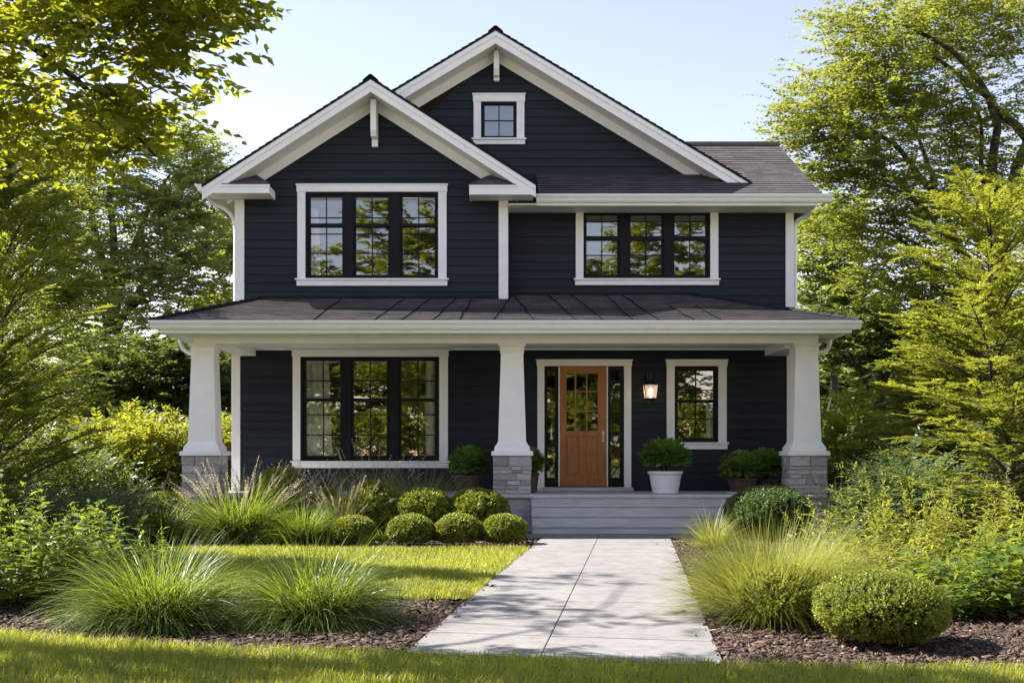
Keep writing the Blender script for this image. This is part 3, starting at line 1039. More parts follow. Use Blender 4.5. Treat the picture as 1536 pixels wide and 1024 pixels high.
# ---------------- windows
def window(O, y, sashes, top_split, vm, hm_top, hm_bot, case, D, label=None, sill=True, header=True, mull_only=False):
    """double-hung unit: black frame (the part) > casing, sill, sashes, glass, one muntin grid per sash
       sashes: pane x ranges in px; top_split: (pane top, rail top, rail bottom, pane bottom) px; hm_*: muntin heights px"""
    X = lambda px: (px - CX) * D / F
    Z = lambda py: EYE - (py - CY) * D / F
    x0, x1, z0, z1 = O
    pt_, rt, rb, pb = [Z(v) for v in top_split]
    mb = MB()
    fy0, fy1 = y - 0.022, y + 0.10
    # outer frame and mullions
    fw = 0.035
    mb.box(x0, x1, fy0, fy1, z1 - fw, z1)
    mb.box(x0, x1, fy0, fy1, z0, z0 + fw)
    mb.box(x0, x0 + fw, fy0, fy1, z0 + fw, z1 - fw)
    mb.box(x1 - fw, x1, fy0, fy1, z0 + fw, z1 - fw)
    sx = [(X(a), X(b)) for a, b in sashes]
    for (a, b), (c_, d) in zip(sx, sx[1:]):
        mb.box(b + 0.045, c_ - 0.045, fy0 + 0.004, fy1, z0 + fw, z1 - fw)
    fo = mb.build('window', M['black'], house, 0.003)
    if label: fo['label'] = label
    gl = MB()
    for i, (a, b) in enumerate(sx):
        l = x0 + fw if i == 0 else sx[i][0] - 0.045
        r_ = x1 - fw if i == len(sx) - 1 else sx[i][1] + 0.045
        m2 = MB()
        two = rt != rb
        ys = y + 0.004
        for (zb, zt2, pa, pb_, yy) in (((rb + rt) / 2, z1 - fw, rt, pt_, ys), (z0 + fw, (rb + rt) / 2, pb, rb, ys + 0.022)) if two else ((z0 + fw, z1 - fw, pb, pt_, ys),):
            m2.box(l, r_, yy, yy + 0.035, pb_, zt2)
            m2.box(l, r_, yy, yy + 0.035, zb, pa)
            m2.box(l, a, yy, yy + 0.035, pa, pb_)
            m2.box(b, r_, yy, yy + 0.035, pa, pb_)
            gl.face([(a, yy + 0.02, pa), (b, yy + 0.02, pa), (b, yy + 0.02, pb_), (a, yy + 0.02, pb_)])
            hs = [Z(h) for h in (hm_top if zt2 == z1 - fw else hm_bot) if pa < Z(h) < pb_]
            mw = 0.009
            vx = [a + (b - a) * f for f in vm]
            for v in vx:
                m2.box(v - mw, v + mw, yy + 0.008, yy + 0.024, pa, pb_)
            xsegs = [a] + [q for v in vx for q in (v - mw, v + mw)] + [b]
            for hz in hs:
                for k_ in range(0, len(xsegs), 2):
                    m2.box(xsegs[k_], xsegs[k_ + 1], yy + 0.009, yy + 0.023, hz - mw, hz + mw)
        if two:
            m2.box(l, r_, ys - 0.012, ys - 0.0005, rb + 0.004, rt - 0.004)
        m2.build('sash', M['black'], fo, 0.002)
    gl.build('glass', M['glass'], fo)
    cl, cr, ct, cb, hh, sh = case            # casing extents in px
    mb = MB()
    L_, Rr, T, Bt = X(cl), X(cr), Z(ct), Z(cb)
    yc = y - 0.040
    mb.box(L_, x0, yc, y + 0.03, z0, z1)
    mb.box(x1, Rr, yc, y + 0.03, z0, z1)
    if header:
        mb.box(L_ - 0.012, Rr + 0.012, yc - 0.008, y + 0.03, z1 + 0.001, T - 0.026)
        mb.box(L_ - 0.024, Rr + 0.024, yc - 0.022, y + 0.03, T - 0.025, T)
    mb.build('casing', M['trim'], fo, 0.003)
    mb = MB()
    mb.box(L_ - 0.012, Rr + 0.012, yc - 0.006, y + 0.03, Bt, z0 - 0.031)
    mb.box(L_ - 0.035, Rr + 0.035, yc - 0.035, y + 0.03, z0 - 0.030, z0 - 0.001)
    mb.build('sill', M['trim'], fo, 0.003)
    return fo

window(O_UL, YU, [(466, 513), (534, 582), (604, 652)], (296, 335, 340.5, 412), (0.5,), (326.5,), (350.5, 379.5), (446.5, 670, 276.5, 429, 0, 0), YU, 'triple double-hung window under the left gable')
window(O_UR, YR, [(880, 926), (946, 992), (1012, 1058)], (323, 354, 360.5, 412), (0.5,), (), (382.5,), (863.5, 1077, 308.5, 428, 0, 0), YR, 'triple double-hung window under the gutter on the right')
window(O_AT, YG, [(727, 770)], (158, 181, 181, 204), (0.5,), (181.0,), (), (710.5, 786.5, 141, 217.3, 0, 0), YG, 'small four-pane attic window in the tall gable')
window(O_LL, YL, [(459.5, 510), (530.5, 580), (602, 652)], (541, 597, 602, 683), (0.5,), (571,), (621.5, 652), (439.5, 672, 524, 701.5, 0, 0), YL, 'tall triple window under the porch roof')
window(O_SM, YL, [(1017, 1070)], (556, 599, 603.5, 657), (0.5,), (585,), (628,), (999.8, 1089.5, 539, 673.5, 0, 0), YL, 'single double-hung window beside the wall lantern')

# ---------------- entry: casing, door, sidelights
Xd = lambda px, D=YL: (px - CX) * D / F
Zd = lambda py, D=YL: EYE - (py - CY) * D / F
x0, x1, z0, z1 = O_DR
mb = MB()
yc = YL - 0.040
mb.box(Xd(806), x0, yc, YL + 0.03, 0.57, z1)
mb.box(x1, Xd(946.5), yc, YL + 0.03, 0.57, z1)
mb.box(Xd(806) - 0.012, Xd(946.5) + 0.012, yc - 0.008, YL + 0.03, z1 + 0.001, Zd(539) - 0.026)
mb.box(Xd(806) - 0.026, Xd(946.5) + 0.026, yc - 0.022, YL + 0.03, Zd(539) - 0.025, Zd(539))
dcase = mb.build('door_casing', M['trim'], house, 0.003)
da, db = Xd(839.5), Xd(910)
dz0, dz1 = Zd(728.7), Zd(549.8)
yd = YL + 0.0
mb = MB()
ga, gb, gzt, gzb = Xd(849.5), Xd(897), Zd(560), Zd(646)
# stiles and rails
mb.box(da + .002, ga, yd, yd + 0.05, dz0, dz1)
mb.box(gb, db - .002, yd, yd + 0.05, dz0, dz1)
mb.box(ga, gb, yd, yd + 0.05, gzt, dz1)
mb.box(ga, gb, yd, yd + 0.05, Zd(655), gzb)
mb.box(ga, gb, yd, yd + 0.05, dz0, Zd(712))
pm0, pm1 = Xd(868.6), Xd(878)
mb.box(pm0, pm1, yd, yd + 0.05, Zd(712), Zd(655))
for a, b in ((ga, pm0), (pm1, gb)):
    mb.box(a, b, yd + 0.016, yd + 0.045, Zd(712), Zd(655))
    mb.box(a + 0.025, b - 0.025, yd + 0.008, yd + 0.0155, Zd(709.5), Zd(660.5))
for px in (863.2, 880.2):
    x = Xd(px); mb.box(x - .011, x + .011, yd + .006, yd + .044, gzb, gzt)
for py in (587, 616):
    z = Zd(py)
    for a, b in ((ga, Xd(863.2) - .011), (Xd(863.2) + .011, Xd(880.2) - .011), (Xd(880.2) + .011, gb)):
        mb.box(a, b, yd + .007, yd + .043, z - .011, z + .011)
door = mb.build('front_door', M['wood'], house, 0.004)
mb = MB()
mb.box(ga - 0.01, gb + 0.01, yd - 0.022, yd - 0.0005, Zd(653.5), Zd(650))
for i in range(5):
    x = ga + (gb - ga) * (i + .5) / 5
mb.build('dentil_shelf', M['wood'], door, 0.004)
mb = MB()
mb.face([(ga, yd + .025, gzb), (gb, yd + .025, gzb), (gb, yd + .025, gzt), (ga, yd + .025, gzt)])
mb.build('door_glass', M['glass'], door)
mb = MB()
hx = Xd(904.7)
mb.box(hx - .017, hx + .017, yd - .010, yd - .0005, Zd(662), Zd(645.5))
mb.tube([(hx, yd - .01, Zd(660)), (hx, yd - .055, Zd(659)), (hx, yd - .060, Zd(655)), (hx, yd - .05, Zd(651.5)), (hx, yd - .01, Zd(650.5))], 0.009, 8)
mb.tube([(hx, yd - .0105, Zd(647.6)), (hx, yd - .03, Zd(647.6))], 0.014, 10)
mb.build('handle', M['nickel'], door, 0.002)
for py in (560, 650, 715):
    mb = MB()
    mb.box(da - .006, da + .006, yd - .012, yd - .0005, Zd(py) - .05, Zd(py) + .05)
    mb.build('hinge', M['nickel'], door)
mb = MB()                                                            # slim white jambs beside the door
mb.box(da - 0.020, da, YL - 0.01, YL + 0.06, dz0, dz1)
mb.box(db, db + 0.020, YL - 0.01, YL + 0.06, dz0, dz1)
mb.build('door_jamb', M['trim'], house)
def sidelight(xa, xb, pa, pb_, hz, knob):
    y = YL + 0.004
    g0, g1 = Zd(556), Zd(648)
    b0 = z0
    mb = MB()
    mb.box(xa, xb, y, y + .05, g0, z1)
    mb.box(xa, pa, y, y + .05, b0, g0)
    mb.box(pb_, xb, y, y + .05, b0, g0)
    mb.box(pa, pb_, y, y + .05, Zd(653), g1)
    mb.box(pa, pb_, y, y + .05, b0, Zd(716))
    for h in hz: mb.box(pa, pb_, y + .006, y + .04, Zd(h) - .009, Zd(h) + .009)
    o = mb.build('sidelight', M['black'], house, 0.003)
    mb = MB()
    mb.face([(pa, y + .025, g1), (pb_, y + .025, g1), (pb_, y + .025, g0), (pa, y + .025, g0)])
    mb.face([(pa, y + .025, Zd(716)), (pb_, y + .025, Zd(716)), (pb_, y + .025, Zd(653)), (pa, y + .025, Zd(653))])
    mb.build('glass', M['glass'], o)
    mb = MB()
    if knob == 'lock':
        x = Xd(827)
        mb.tube([(x, y - .0005, Zd(657)), (x, y - .05, Zd(657))], [.03, .026], 12)
        mb.box(x - .012, x + .012, y - .02, y - .0005, Zd(655), Zd(642))
    else:
        x = Xd(923.5)
        mb.box(x - .03, x + .03, y - .022, y - .0005, Zd(661.5), Zd(654.5))
    mb.build('knob' if knob == 'lock' else 'doorbell', M['nickel'], o, 0.004)
sidelight(x0, da - 0.021, Xd(820.7), Xd(832.8), (584,), 'lock')
sidelight(db + 0.021, x1, Xd(916.3), Xd(930), (584.5, 620), 'bell')
mb = MB()
mb.box(Xd(813), Xd(947.5), 19.55, YL - 0.042, 0.604, Zd(730.5, 19.7))
mb.box(x0, x1, YL - 0.0415, YL + 0.06, 0.604, z0 - 0.001)
mb.build('threshold', M['step'], house, 0.006)

# ---------------- porch
PX0, PX1 = -5.15, 5.28
zE = EYE - (482 - CY) * 17.4 / F            # roof edge height
yE = 17.36
TL, TR = (-4.05, 20.0), (3.30, 20.5)
sl_ = (3.845 - zE) / (20.0 - yE)
zP = lambda y: zE + sl_ * (y - yE)
A = Vector((PX0, yE, zE)); B = Vector((PX1, yE, zE))
HL = Vector((TL[0], 20.0, zP(20.0))); HR = Vector((TR[0], YR, zP(YR)))
A2 = Vector((PX0, 20.05, zE)); B2 = Vector((PX1, 20.55, zE))
mb = MB()
e = Vector((0, 0, -0.012))
mid = [Vector((0.09, 20.0, zP(20.0))), Vector((0.09, YR, zP(YR)))]
mb.face([A + e, B + e, HR + e, mid[1] + e, mid[0] + e, HL + e])
mb.face([A2 + e, A + e, HL + e]); mb.face([B + e, B2 + e, HR + e])
d = Vector((0, 0, -0.03))
for p, q in ((A, B), (A2, A), (B, B2)):
    mb.face([p + e, q + e, q + d, p + d])
mb.face([A + d, A2 + d, B2 + d, B + d])
proof = mb.build('porch_roof', M['roofedge'], house)
mb = MB()
nf = (B - A).cross(HL - A).normalized()
vd = nf.cross(Vector((1, 0, 0))).normalized()
if vd.z < 0: vd = -vd
mb.coursed([A, B, HR, mid[1], mid[0], HL], nf, vd, 0.135, 0.013)
for tri in ((A2, A, HL), (B, B2, HR)):
    nn = (tri[1] - tri[0]).cross(tri[2] - tri[0]).normalized()
    if nn.z < 0: nn = -nn
    hd = (tri[1] - tri[0]).normalized()
    vv = nn.cross(hd).normalized()
    if vv.z < 0: vv = -vv
    mb.coursed(list(tri), nn, vv, 0.135, 0.013)
mb.build('shingles', M['shingle'], proof)
for p, q in ((A, HL), (B, HR)):                                      # hip caps
    mb = MB()
    n = 14
    for i in range(n):
        a, b = p.lerp(q, i / n), p.lerp(q, (i + 1.08) / n)
        up = Vector((0, 0, 0.012))
        mb.tube([a + up * 1.6, b + up * 0.7], [0.045, 0.04], 6)
    mb.build('hip_cap', M['roofedge'], proof)
mb = MB()
mb.box(TL[0], -0.05, 19.955, 19.984, zP(19.955) - 0.01, zP(20) + 0.05)
mb.box(0.12, TR[0], YR - 0.045, YR - 0.016, zP(YR - .045) - 0.01, zP(YR) + 0.05)
mb.build('flashing', M['roofedge'], proof)
r = random.Random(4)
for px in (475, 560, 605, 648, 690, 742, 800, 862, 905, 948, 990, 1035, 1080):
    xb = (px - CX) * 17.5 / F + r.uniform(-.05, .05)
    xt = xb * 1.015 + 0.20 + r.uniform(-.12, .12) if px < 760 else xb * 1.02 - 0.25 + r.uniform(-.1, .1)
    if xt > 2.6: yt = 19.0
    else: yt = 19.9 if xt < 0.05 else 20.35
    p0, p1 = Vector((xb, yE + .02, zP(yE + .02))), Vector((xt, yt, zP(yt)))
    pts = []
    for i in range(7):
        t = i / 6
        q = p0.lerp(p1, t) + Vector((r.uniform(-.018, .018) if 0 < i < 6 else 0, 0, 0.016))
        pts.append(q)
    mb = MB()
    mb.tube(pts, 0.008, 4)
    mb.build('roof_seam', M['seam'], proof)
gutter_x(PX0 - 0.02, PX1 + 0.02, 17.44, zE - 0.115, proof)
gutter_y(PX0 + 0.09, -1, 17.45, 20.0, zE - 0.115, proof)
gutter_y(PX1 - 0.09, 1, 17.45, 20.4, zE - 0.115, proof)
mb = MB()
mb.box(PX0 + 0.10, PX1 - 0.10, 17.441, 17.475, zE - 0.165, zE - 0.031)
mb.box(PX0 + 0.10, PX0 + 0.13, 17.476, 20.0, zE - 0.165, zE - 0.031)
mb.box(PX1 - 0.13, PX1 - 0.10, 17.476, 20.4, zE - 0.165, zE - 0.031)
mb.build('fascia_board', M['trim'], proof, 0.003)
zS = zE - 0.135
mb = MB()
mb.box(PX0 + 0.131, PX1 - 0.131, 17.476, 18.05, zS, zS + 0.02)
mb.box(PX0 + 0.131, -4.63, 18.051, 20.0, zS, zS + 0.02)
mb.box(4.77, PX1 - 0.131, 18.051, 20.4, zS, zS + 0.02)
mb.build('soffit', M['trim'], proof)
zBm = EYE - (514.5 - CY) * 18.05 / F
mb = MB()
mb.box(-4.71, 4.85, 18.05, 18.40, zBm, zS - 0.002)
mb.box(-4.715, 4.855, 18.03, 18.049, zS - 0.035, zS - 0.002)
mb.build('porch_beam', M['trim'], house, 0.004)
for a, b in ((-4.45, -4.12), (4.42, 4.77)):
    mb = MB()
    mb.box(a, b, 18.402, YL - 0.045, zBm - 0.045, zS - 0.003)
    mb.build('porch_beam', M['trim'], house, 0.004)
mb = MB()
mb.box(-4.45, 4.75, 18.401, YL - 0.015, zBm + 0.085, zBm + 0.105)
for i in range(10):
    y = 18.5 + i * 0.13
mb.build('porch_ceiling', M['trim'], house)
mb = MB(); mb.box(-4.35, 4.78, YL - 0.03, YL - 0.0155, zBm + 0.055, zBm + 0.084); mb.build('ceiling_moulding', M['trim'], house)
# floor and steps
mb = MB()
mb.box(-4.87, 4.95, 17.90, YL + 0.1, 0.55, 0.60)
mb.build('porch_floor', M['step'], house, 0.008)
mb = MB()
mb.box(-4.80, 4.88, 17.98, 19.8, -0.05, 0.549)
mb.build('porch_foundation', M['stone'], house)
SX0, SX1 = 0.45, 3.42
st = MB()
st.box(SX0, SX1, 17.94, 17.979, 0.06, 0.549)
steps = st.build('porch_steps', M['step'], house)
for i, (yf, zt_) in enumerate(((17.65, 0.46), (17.40, 0.32), (17.15, 0.18))):
    mb = MB()
    mb.box(SX0 + 0.001 * i, SX1 - 0.001 * i, yf, 17.939 if i == 0 else yf + 0.315, zt_ - 0.035, zt_)
    mb.box(SX0 + 0.004 + 0.001 * i, SX1 - 0.004 - 0.001 * i, yf + 0.025, 17.938 if i == 0 else yf + 0.29, 0.0, zt_ - 0.0355)
    mb.build('step', M['step'], steps, 0.006)

# columns on stone piers
def column(cx, label):
    cy = 18.285
    mb = MB()
    mb.loft(cx, cy, [(1.375, 0.215), (2.80, 0.170), (2.80, 0.176)])
    col = mb.build('porch_column', M['trim'], house, 0.003)
    if label: col['label'] = label
    mb = MB()
    mb.loft(cx, cy, [(2.775, 0.182), (2.805, 0.186), (2.81, 0.178), (2.855, 0.178), (2.856, 0.188), (2.885, 0.205), (2.887, 0.215), (zBm - 0.002, 0.215)])
    mb.build('capital', M['trim'], col)
    mb = MB()
    mb.loft(cx, cy, [(1.262, 0.272), (1.30, 0.272), (1.345, 0.256), (1.352, 0.244), (1.385, 0.226), (1.40, 0.222)])
    mb.build('column_base', M['trim'], col, 0.003)
    mb = MB()
    mb.loft(cx, cy, [(1.19, 0.318), (1.25, 0.318), (1.2615, 0.300)])
    mb.build('pier_cap', M['trim'], col, 0.005)
    mb = MB()
    r = random.Random(int(cx * 100) + 5)
    h = 0.272
    mb.t = 0.2
    mb.box(cx - h, cx + h, cy - h, cy + h, -0.05, 1.188)
    z = -0.02
    while z < 1.18:
        hz = r.choice((0.055, 0.075, 0.10, 0.125, 0.15))
        zt_ = min(z + hz, 1.189)
        if 1.189 - zt_ < 0.05: zt_ = 1.189
        for f in range(4):
            a = -h - 0.015
            while a < h + 0.014:
                L = r.uniform(0.13, 0.42)
                b = min(a + L, h + 0.015)
                if h + 0.015 - b < 0.08: b = h + 0.015
                o_ = r.uniform(0.008, 0.024)
                mb.t = r.random() * (0.9 if r.random() < .85 else 1.0)
                g_ = 0.003
                # a rough block: 8 corners jittered
                J = lambda: r.uniform(-0.0035, 0.0035)
                pts = []
                for (u, v_, w_) in ((a + g_, z + g_, 0), (b - g_, z + g_, 0), (b - g_, zt_ - g_, 0), (a + g_, zt_ - g_, 0),
                                    (a + g_ + .006, z + g_ + .005, 1), (b - g_ - .006, z + g_ + .005, 1), (b - g_ - .006, zt_ - g_ - .005, 1), (a + g_ + .006, zt_ - g_ - .005, 1)):
                    dd = h + (o_ + r.uniform(-.004, .004) if w_ else 0.0005)
                    u += J() * w_; v_ += J() * w_
                    if f == 0: pts.append((cx + u, cy - dd, v_))
                    elif f == 1: pts.append((cx + dd, cy + u, v_))
                    elif f == 2: pts.append((cx - u, cy + dd, v_))
                    else: pts.append((cx - dd, cy - u, v_))
                mb.poly(pts, [(4, 5, 6, 7), (0, 1, 5, 4), (1, 2, 6, 5), (2, 3, 7, 6), (3, 0, 4, 7)])
                a = b
        z = zt_
    mb.build('stone_pier', M['stone'], col)
column(-4.587, None)
column(0.165, None)
column(4.69, None)

# downspouts
def dspout(pts, r_=0.036):
    P = [Vector(p) for p in pts]
    out = []
    for i in range(len(P) - 1):                                     # Catmull-Rom
        p0, p1, p2, p3 = P[max(i - 1, 0)], P[i], P[i + 1], P[min(i + 2, len(P) - 1)]
        for j in range(6):
            t = j / 6
            out.append(0.5 * ((2 * p1) + (p2 - p0) * t + (2 * p0 - 5 * p1 + 4 * p2 - p3) * t * t + (3 * p1 - p0 - 3 * p2 + p3) * t ** 3))
    out.append(P[-1])
    mb = MB()
    mb.tube(out, r_, 10)
    return mb.build('downspout', M['gutter'], house, smooth=True)
dspout([at(271, 505, 18.6), at(271, 513, 18.6), at(275, 523, 18.6), at(283, 529, 18.55), at(291, 532, 18.5)], 0.036)
dspout([at(1244.5, 506, 18.6), at(1244, 516, 18.6), at(1241, 524, 18.6), at(1234, 527.5, 18.55), at(1226, 529, 18.5)], 0.036)
dspout([at(1217, 306, 20.2), at(1216.5, 316, 20.25), at(1211, 324, 20.4), at(1199, 329, 20.55), at(1193, 337, 20.62), at(1192.5, 350, 20.62), at(1192.5, 400, 20.62), at(1192.5, 470, 20.62)], 0.036)
dspout([at(312, 296, 20.0), at(322, 306, 20.05), at(338, 314, 20.1), at(349, 326, 20.14), at(353, 345, 20.14), at(353, 400, 20.14), at(353, 465, 20.14)], 0.036)

# ---------------- wall lantern
lx, lz = Xd(975.3, 19.7), Zd(587, 19.7)
lan = thing('wall_lantern', 'lit black wall lantern with tapered glass beside the front door', 'lantern', (lx, 19.66, lz))
z = lambda py: Zd(py, 19.66)
ly = 19.66
def taper(mb, zb, hb, zt_, ht, y=ly):
    mb.loft(lx, y, [(zb, hb), (zt_, ht)])
mb = MB()
zt_, zb = z(577.5), z(597)
for sx_ in (-1, 1):
    for sy in (-1, 1):
        mb.tube([(lx + sx_ * .088, ly + sy * .088, zb - .002), (lx + sx_ * .113, ly + sy * .113, zt_ + .002)], .008, 6)
mb.loft(lx, ly, [(zb - .03, .06), (zb - .012, .10), (zb, .10)])
mb.loft(lx, ly, [(zt_, .122), (zt_ + .012, .122), (zt_ + .05, .075), (zt_ + .075, .03), (zt_ + .09, .03)])
mb.tube([(lx, ly, zb - .03), (lx, ly, zb - .075)], [.028, .008], 8)
mb.tube([(lx, ly, zt_ + .088), (lx, ly, zt_ + .12)], .012, 8)
mb.build('lantern_cage', M['iron'], lan, 0.002)
mb = MB()
mb.tube([(lx, YL - .02, z(566)), (lx, YL - .06, z(558)), (lx, ly + .06, z(556)), (lx, ly, z(560)), (lx, ly, z(566))], .011, 8)
mb.tube([(lx - .06, ly + .02, zt_ + .03), (lx - .05, ly + .02, zt_ + .09), (lx, ly + .01, zt_ + .125), (lx + .05, ly + .02, zt_ + .09), (lx + .06, ly + .02, zt_ + .03)], .006, 6)
mb.box(lx - .045, lx + .045, YL - .035, YL - .0155, z(604), z(556))
mb.build('wall_arm', M['iron'], lan, 0.003)
mb = MB()
mb.loft(lx, ly, [(zb + .002, .084), (zt_ - .002, .109)], cap=False)
mb.build('lantern_glass', M['lanternglass'], lan)
mb = MB()
mb.loft(lx, ly, [(zb + .005, .012), (zb + .05, .014), (zb + .07, .024), (zb + .10, .030), (zb + .13, .022), (zb + .145, .006)], sides=12)
mb.build('bulb', M['bulb'], lan, smooth=True)
pl = bpy.data.lights.new('lantern_light', 'POINT')
pl.energy = 0.4
pl.color = (1.0, 0.80, 0.58)
pl.shadow_soft_size = 0.03
plo = bpy.data.objects.new('lantern_light', pl)
COL.objects.link(plo)
plo.parent = lan
plo.location = (0, 0, 0.02)

# ---------------- inside the windows: curtains, sofa
def curtain(xa, xb, y, z0, z1, label, flare=0.0, seed=1):
    r = np.random.default_rng(seed)
    nu, nv = 60, 14
    u = np.linspace(0, 1, nu); v = np.linspace(0, 1, nv)
    U, Vv = np.meshgrid(u, v)
    ph = r.uniform(0, 6)
    X = xa + (xb - xa) * U + flare * (1 - Vv) * (U - 0.0) * 0.5 + 0.01 * np.sin(9 * Vv + 7 * U)
    Y = y + 0.028 * np.sin(U * (xb - xa) / 0.085 * 6.283 + ph + 0.6 * np.sin(Vv * 3)) * (0.55 + 0.45 * (1 - Vv))
    Z = z0 + (z1 - z0) * Vv
    P = np.stack([X, Y, Z], -1).reshape(-1, 3)
    base = np.array([(xa + xb) / 2, y, z0])
    idx = np.arange(nu * nv).reshape(nv, nu)
    Fc = np.stack([idx[:-1, :-1], idx[:-1, 1:], idx[1:, 1:], idx[1:, :-1]], -1).reshape(-1, 4)
    o = np_obj('curtain', P - base, Fc, M['curtain'], smooth=True, loc=base)
    sm = o.modifiers.new('thickness', 'SOLIDIFY')
    sm.thickness = 0.004
    tag(o, label, 'curtain', 'curtains inside the windows')
curtain(Xd(452, 20.0), Xd(492, 20.0), 19.97, 0.62, 2.95, 'wide cream curtain filling the left sash of the tall porch window', 0.25, 1)
curtain(Xd(638, 20.0), Xd(660, 20.0), 19.97, 0.62, 2.95, 'narrow cream curtain at the right edge of the tall porch window', 0.0, 2)
curtain(Xd(1060, 20.0), Xd(1080, 20.0), 19.97, 0.62, 2.85, 'pale curtain at the right edge of the single porch window', 0.0, 3)
curtain(Xd(460, 20.25), Xd(478, 20.25), 20.13, 3.4, 5.4, 'pale curtain at the left edge of the upper gable window', 0.2, 4)

sofa = thing('sofa', 'rust upholstered sofa seen low behind the tall porch window', 'sofa', (-2.1, 20.75, 0.58))
mb = MB(); mb.box(-3.25, -1.05, 20.45, 20.62, 0.68, 1.36); mb.build('backrest', M['sofa'], sofa, 0.05)
mb = MB(); mb.box(-3.25, -1.05, 20.63, 21.25, 0.68, 1.02); mb.build('seat', M['sofa'], sofa, 0.05)
for a in (-3.4, -1.04):
    mb = MB(); mb.box(a, a + 0.14, 20.45, 21.25, 0.68, 1.2); mb.build('arm', M['sofa'], sofa, 0.04)
for i, a in enumerate((-3.2, -3.0, -1.35, -1.3)):
    for b in (20.5, 21.2):
        pass
mb = MB(); mb.box(-2.45, -1.75, 20.43, 20.6, 1.365, 1.44)
tag(mb.build('folded_blanket', M['throw'], None, 0.02, loc=(-2.1, 20.5, 1.365)), 'white blanket folded over the back of the rust sofa', 'blanket')

# ------------------------------------------------------------------ shrubs, grasses, potted plants
def ball(name, label, x, y, w_, h, mat_='leaf_box', seed=1, sprigs=2600, leaf=0.022, group=None, z0=None, up=0.35, rough=0.05, cat='shrub', sprig_len=0.05, nl=9, flat=0.12, d=None):
    """clipped evergreen: a thick skin of leafy sprigs over an added dark core that stops light"""
    r = np.random.default_rng(seed)
    zb = gz(y) - 0.02 if z0 is None else z0
    t = thing(name, label, cat, (x, y, zb), group)
    rx, rz = w_ / 2, h * (1 - flat) / 2 + h * flat / 2
    ry = (d or w_) / 2
    cz = h - rz
    D = unit(r.normal(size=(sprigs, 3)))
    D = D[D[:, 2] > -0.80]
    n = len(D)
    bumpy = 1 + rough * lump(D, seed + 5, 5.0) + rough * 0.7 * lump(D, seed + 9, 12.0) - 0.18 * r.random(n) ** 3 + np.where(r.random(n) < .02, .09 * r.random(n), 0)
    Pc = D * np.array([rx, ry, rz]) * (bumpy * 0.97)[:, None] + np.array([0, 0, cz])
    Nn = unit(D / np.array([rx, ry, rz]))
    ax = unit(Nn + np.array([0, 0, up]) + r.normal(0, 0.35, (n, 3)))
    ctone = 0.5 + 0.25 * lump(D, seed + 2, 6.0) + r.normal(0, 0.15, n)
    P, A, N_, L, Wd, T = [], [], [], [], [], []
    for i in range(nl):
        f = (i + 0.5) / nl
        side = unit(np.cross(ax, unit(r.normal(size=(n, 3)))))
        P.append(Pc + ax * (sprig_len * (f - 0.6))[..., None] if np.ndim(f) else Pc + ax * sprig_len * (f - 0.6))
        A.append(ax * (0.35 + 0.5 * f) + side * 0.9)
        N_.append(unit(ax + r.normal(0, 0.4, (n, 3))))
        L.append(leaf * r.uniform(0.75, 1.25, n)); Wd.append(leaf * 0.55 * r.uniform(0.8, 1.2, n))
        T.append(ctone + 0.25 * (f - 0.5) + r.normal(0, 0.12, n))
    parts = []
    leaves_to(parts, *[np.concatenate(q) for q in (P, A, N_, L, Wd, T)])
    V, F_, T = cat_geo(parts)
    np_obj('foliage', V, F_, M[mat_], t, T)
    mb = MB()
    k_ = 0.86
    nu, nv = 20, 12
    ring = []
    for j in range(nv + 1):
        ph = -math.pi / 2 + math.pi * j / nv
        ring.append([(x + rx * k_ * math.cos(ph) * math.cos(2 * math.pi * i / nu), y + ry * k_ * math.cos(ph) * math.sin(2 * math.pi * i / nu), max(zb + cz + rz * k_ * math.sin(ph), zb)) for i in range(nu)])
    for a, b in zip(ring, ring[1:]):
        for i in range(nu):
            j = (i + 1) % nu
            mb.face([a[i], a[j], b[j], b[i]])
    mb.build('dark_core', M['core'], t)  # solid ellipsoid added to block light passing through the leaves
    return t

def X_(px, Y): return (px - CX) * Y / F

# four low balls along the lawn edge
for px, wpx, hh, lab, s in ((531, 64, 0.37, 'small clipped boxwood ball beside the grass clump, leftmost of the low row', 21),
                            (616.5, 69, 0.39, 'small clipped boxwood ball, second in the low row along the lawn', 22),
                            (687.5, 70, 0.395, 'small clipped boxwood ball, third in the low row along the lawn', 23),
                            (757, 68, 0.39, 'small clipped boxwood ball of the low row nearest the walkway', 24)):
    Y = 15.35
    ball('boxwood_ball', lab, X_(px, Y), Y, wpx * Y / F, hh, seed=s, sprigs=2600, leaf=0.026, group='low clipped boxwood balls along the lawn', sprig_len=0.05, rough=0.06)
# two larger ones behind, and others
ball('boxwood_shrub', 'rounded boxwood shrub below the tall window, left of the pair', X_(634, 16.5), 16.5, 0.84, 0.70, seed=31, sprigs=3600, leaf=0.032, group='rounded boxwood shrubs by the stone pier', rough=0.07)
ball('boxwood_shrub', 'rounded boxwood shrub touching the middle stone pier, right of the pair', X_(716, 16.55), 16.55, 0.90, 0.70, seed=32, sprigs=3600, leaf=0.032, group='rounded boxwood shrubs by the stone pier', rough=0.07)
ball('boxwood_shrub', 'low boxwood mound half hidden behind the seed-headed grasses', X_(488, 17.3), 17.3, 0.62, 0.66, seed=33, sprigs=2200, leaf=0.034)
ball('boxwood_shrub', 'low mound of sunlit boxwood in front of the left stone pier', X_(247, 16.9), 16.9, 0.80, 0.64, seed=34, sprigs=2600, leaf=0.034, rough=0.08)
ball('boxwood_shrub', 'flowering round shrub with pale tips between the grasses and the boxwoods', X_(560, 16.6), 16.6, 0.78, 0.78, seed=35, sprigs=2400, leaf=0.04, rough=0.10, sprig_len=0.09)
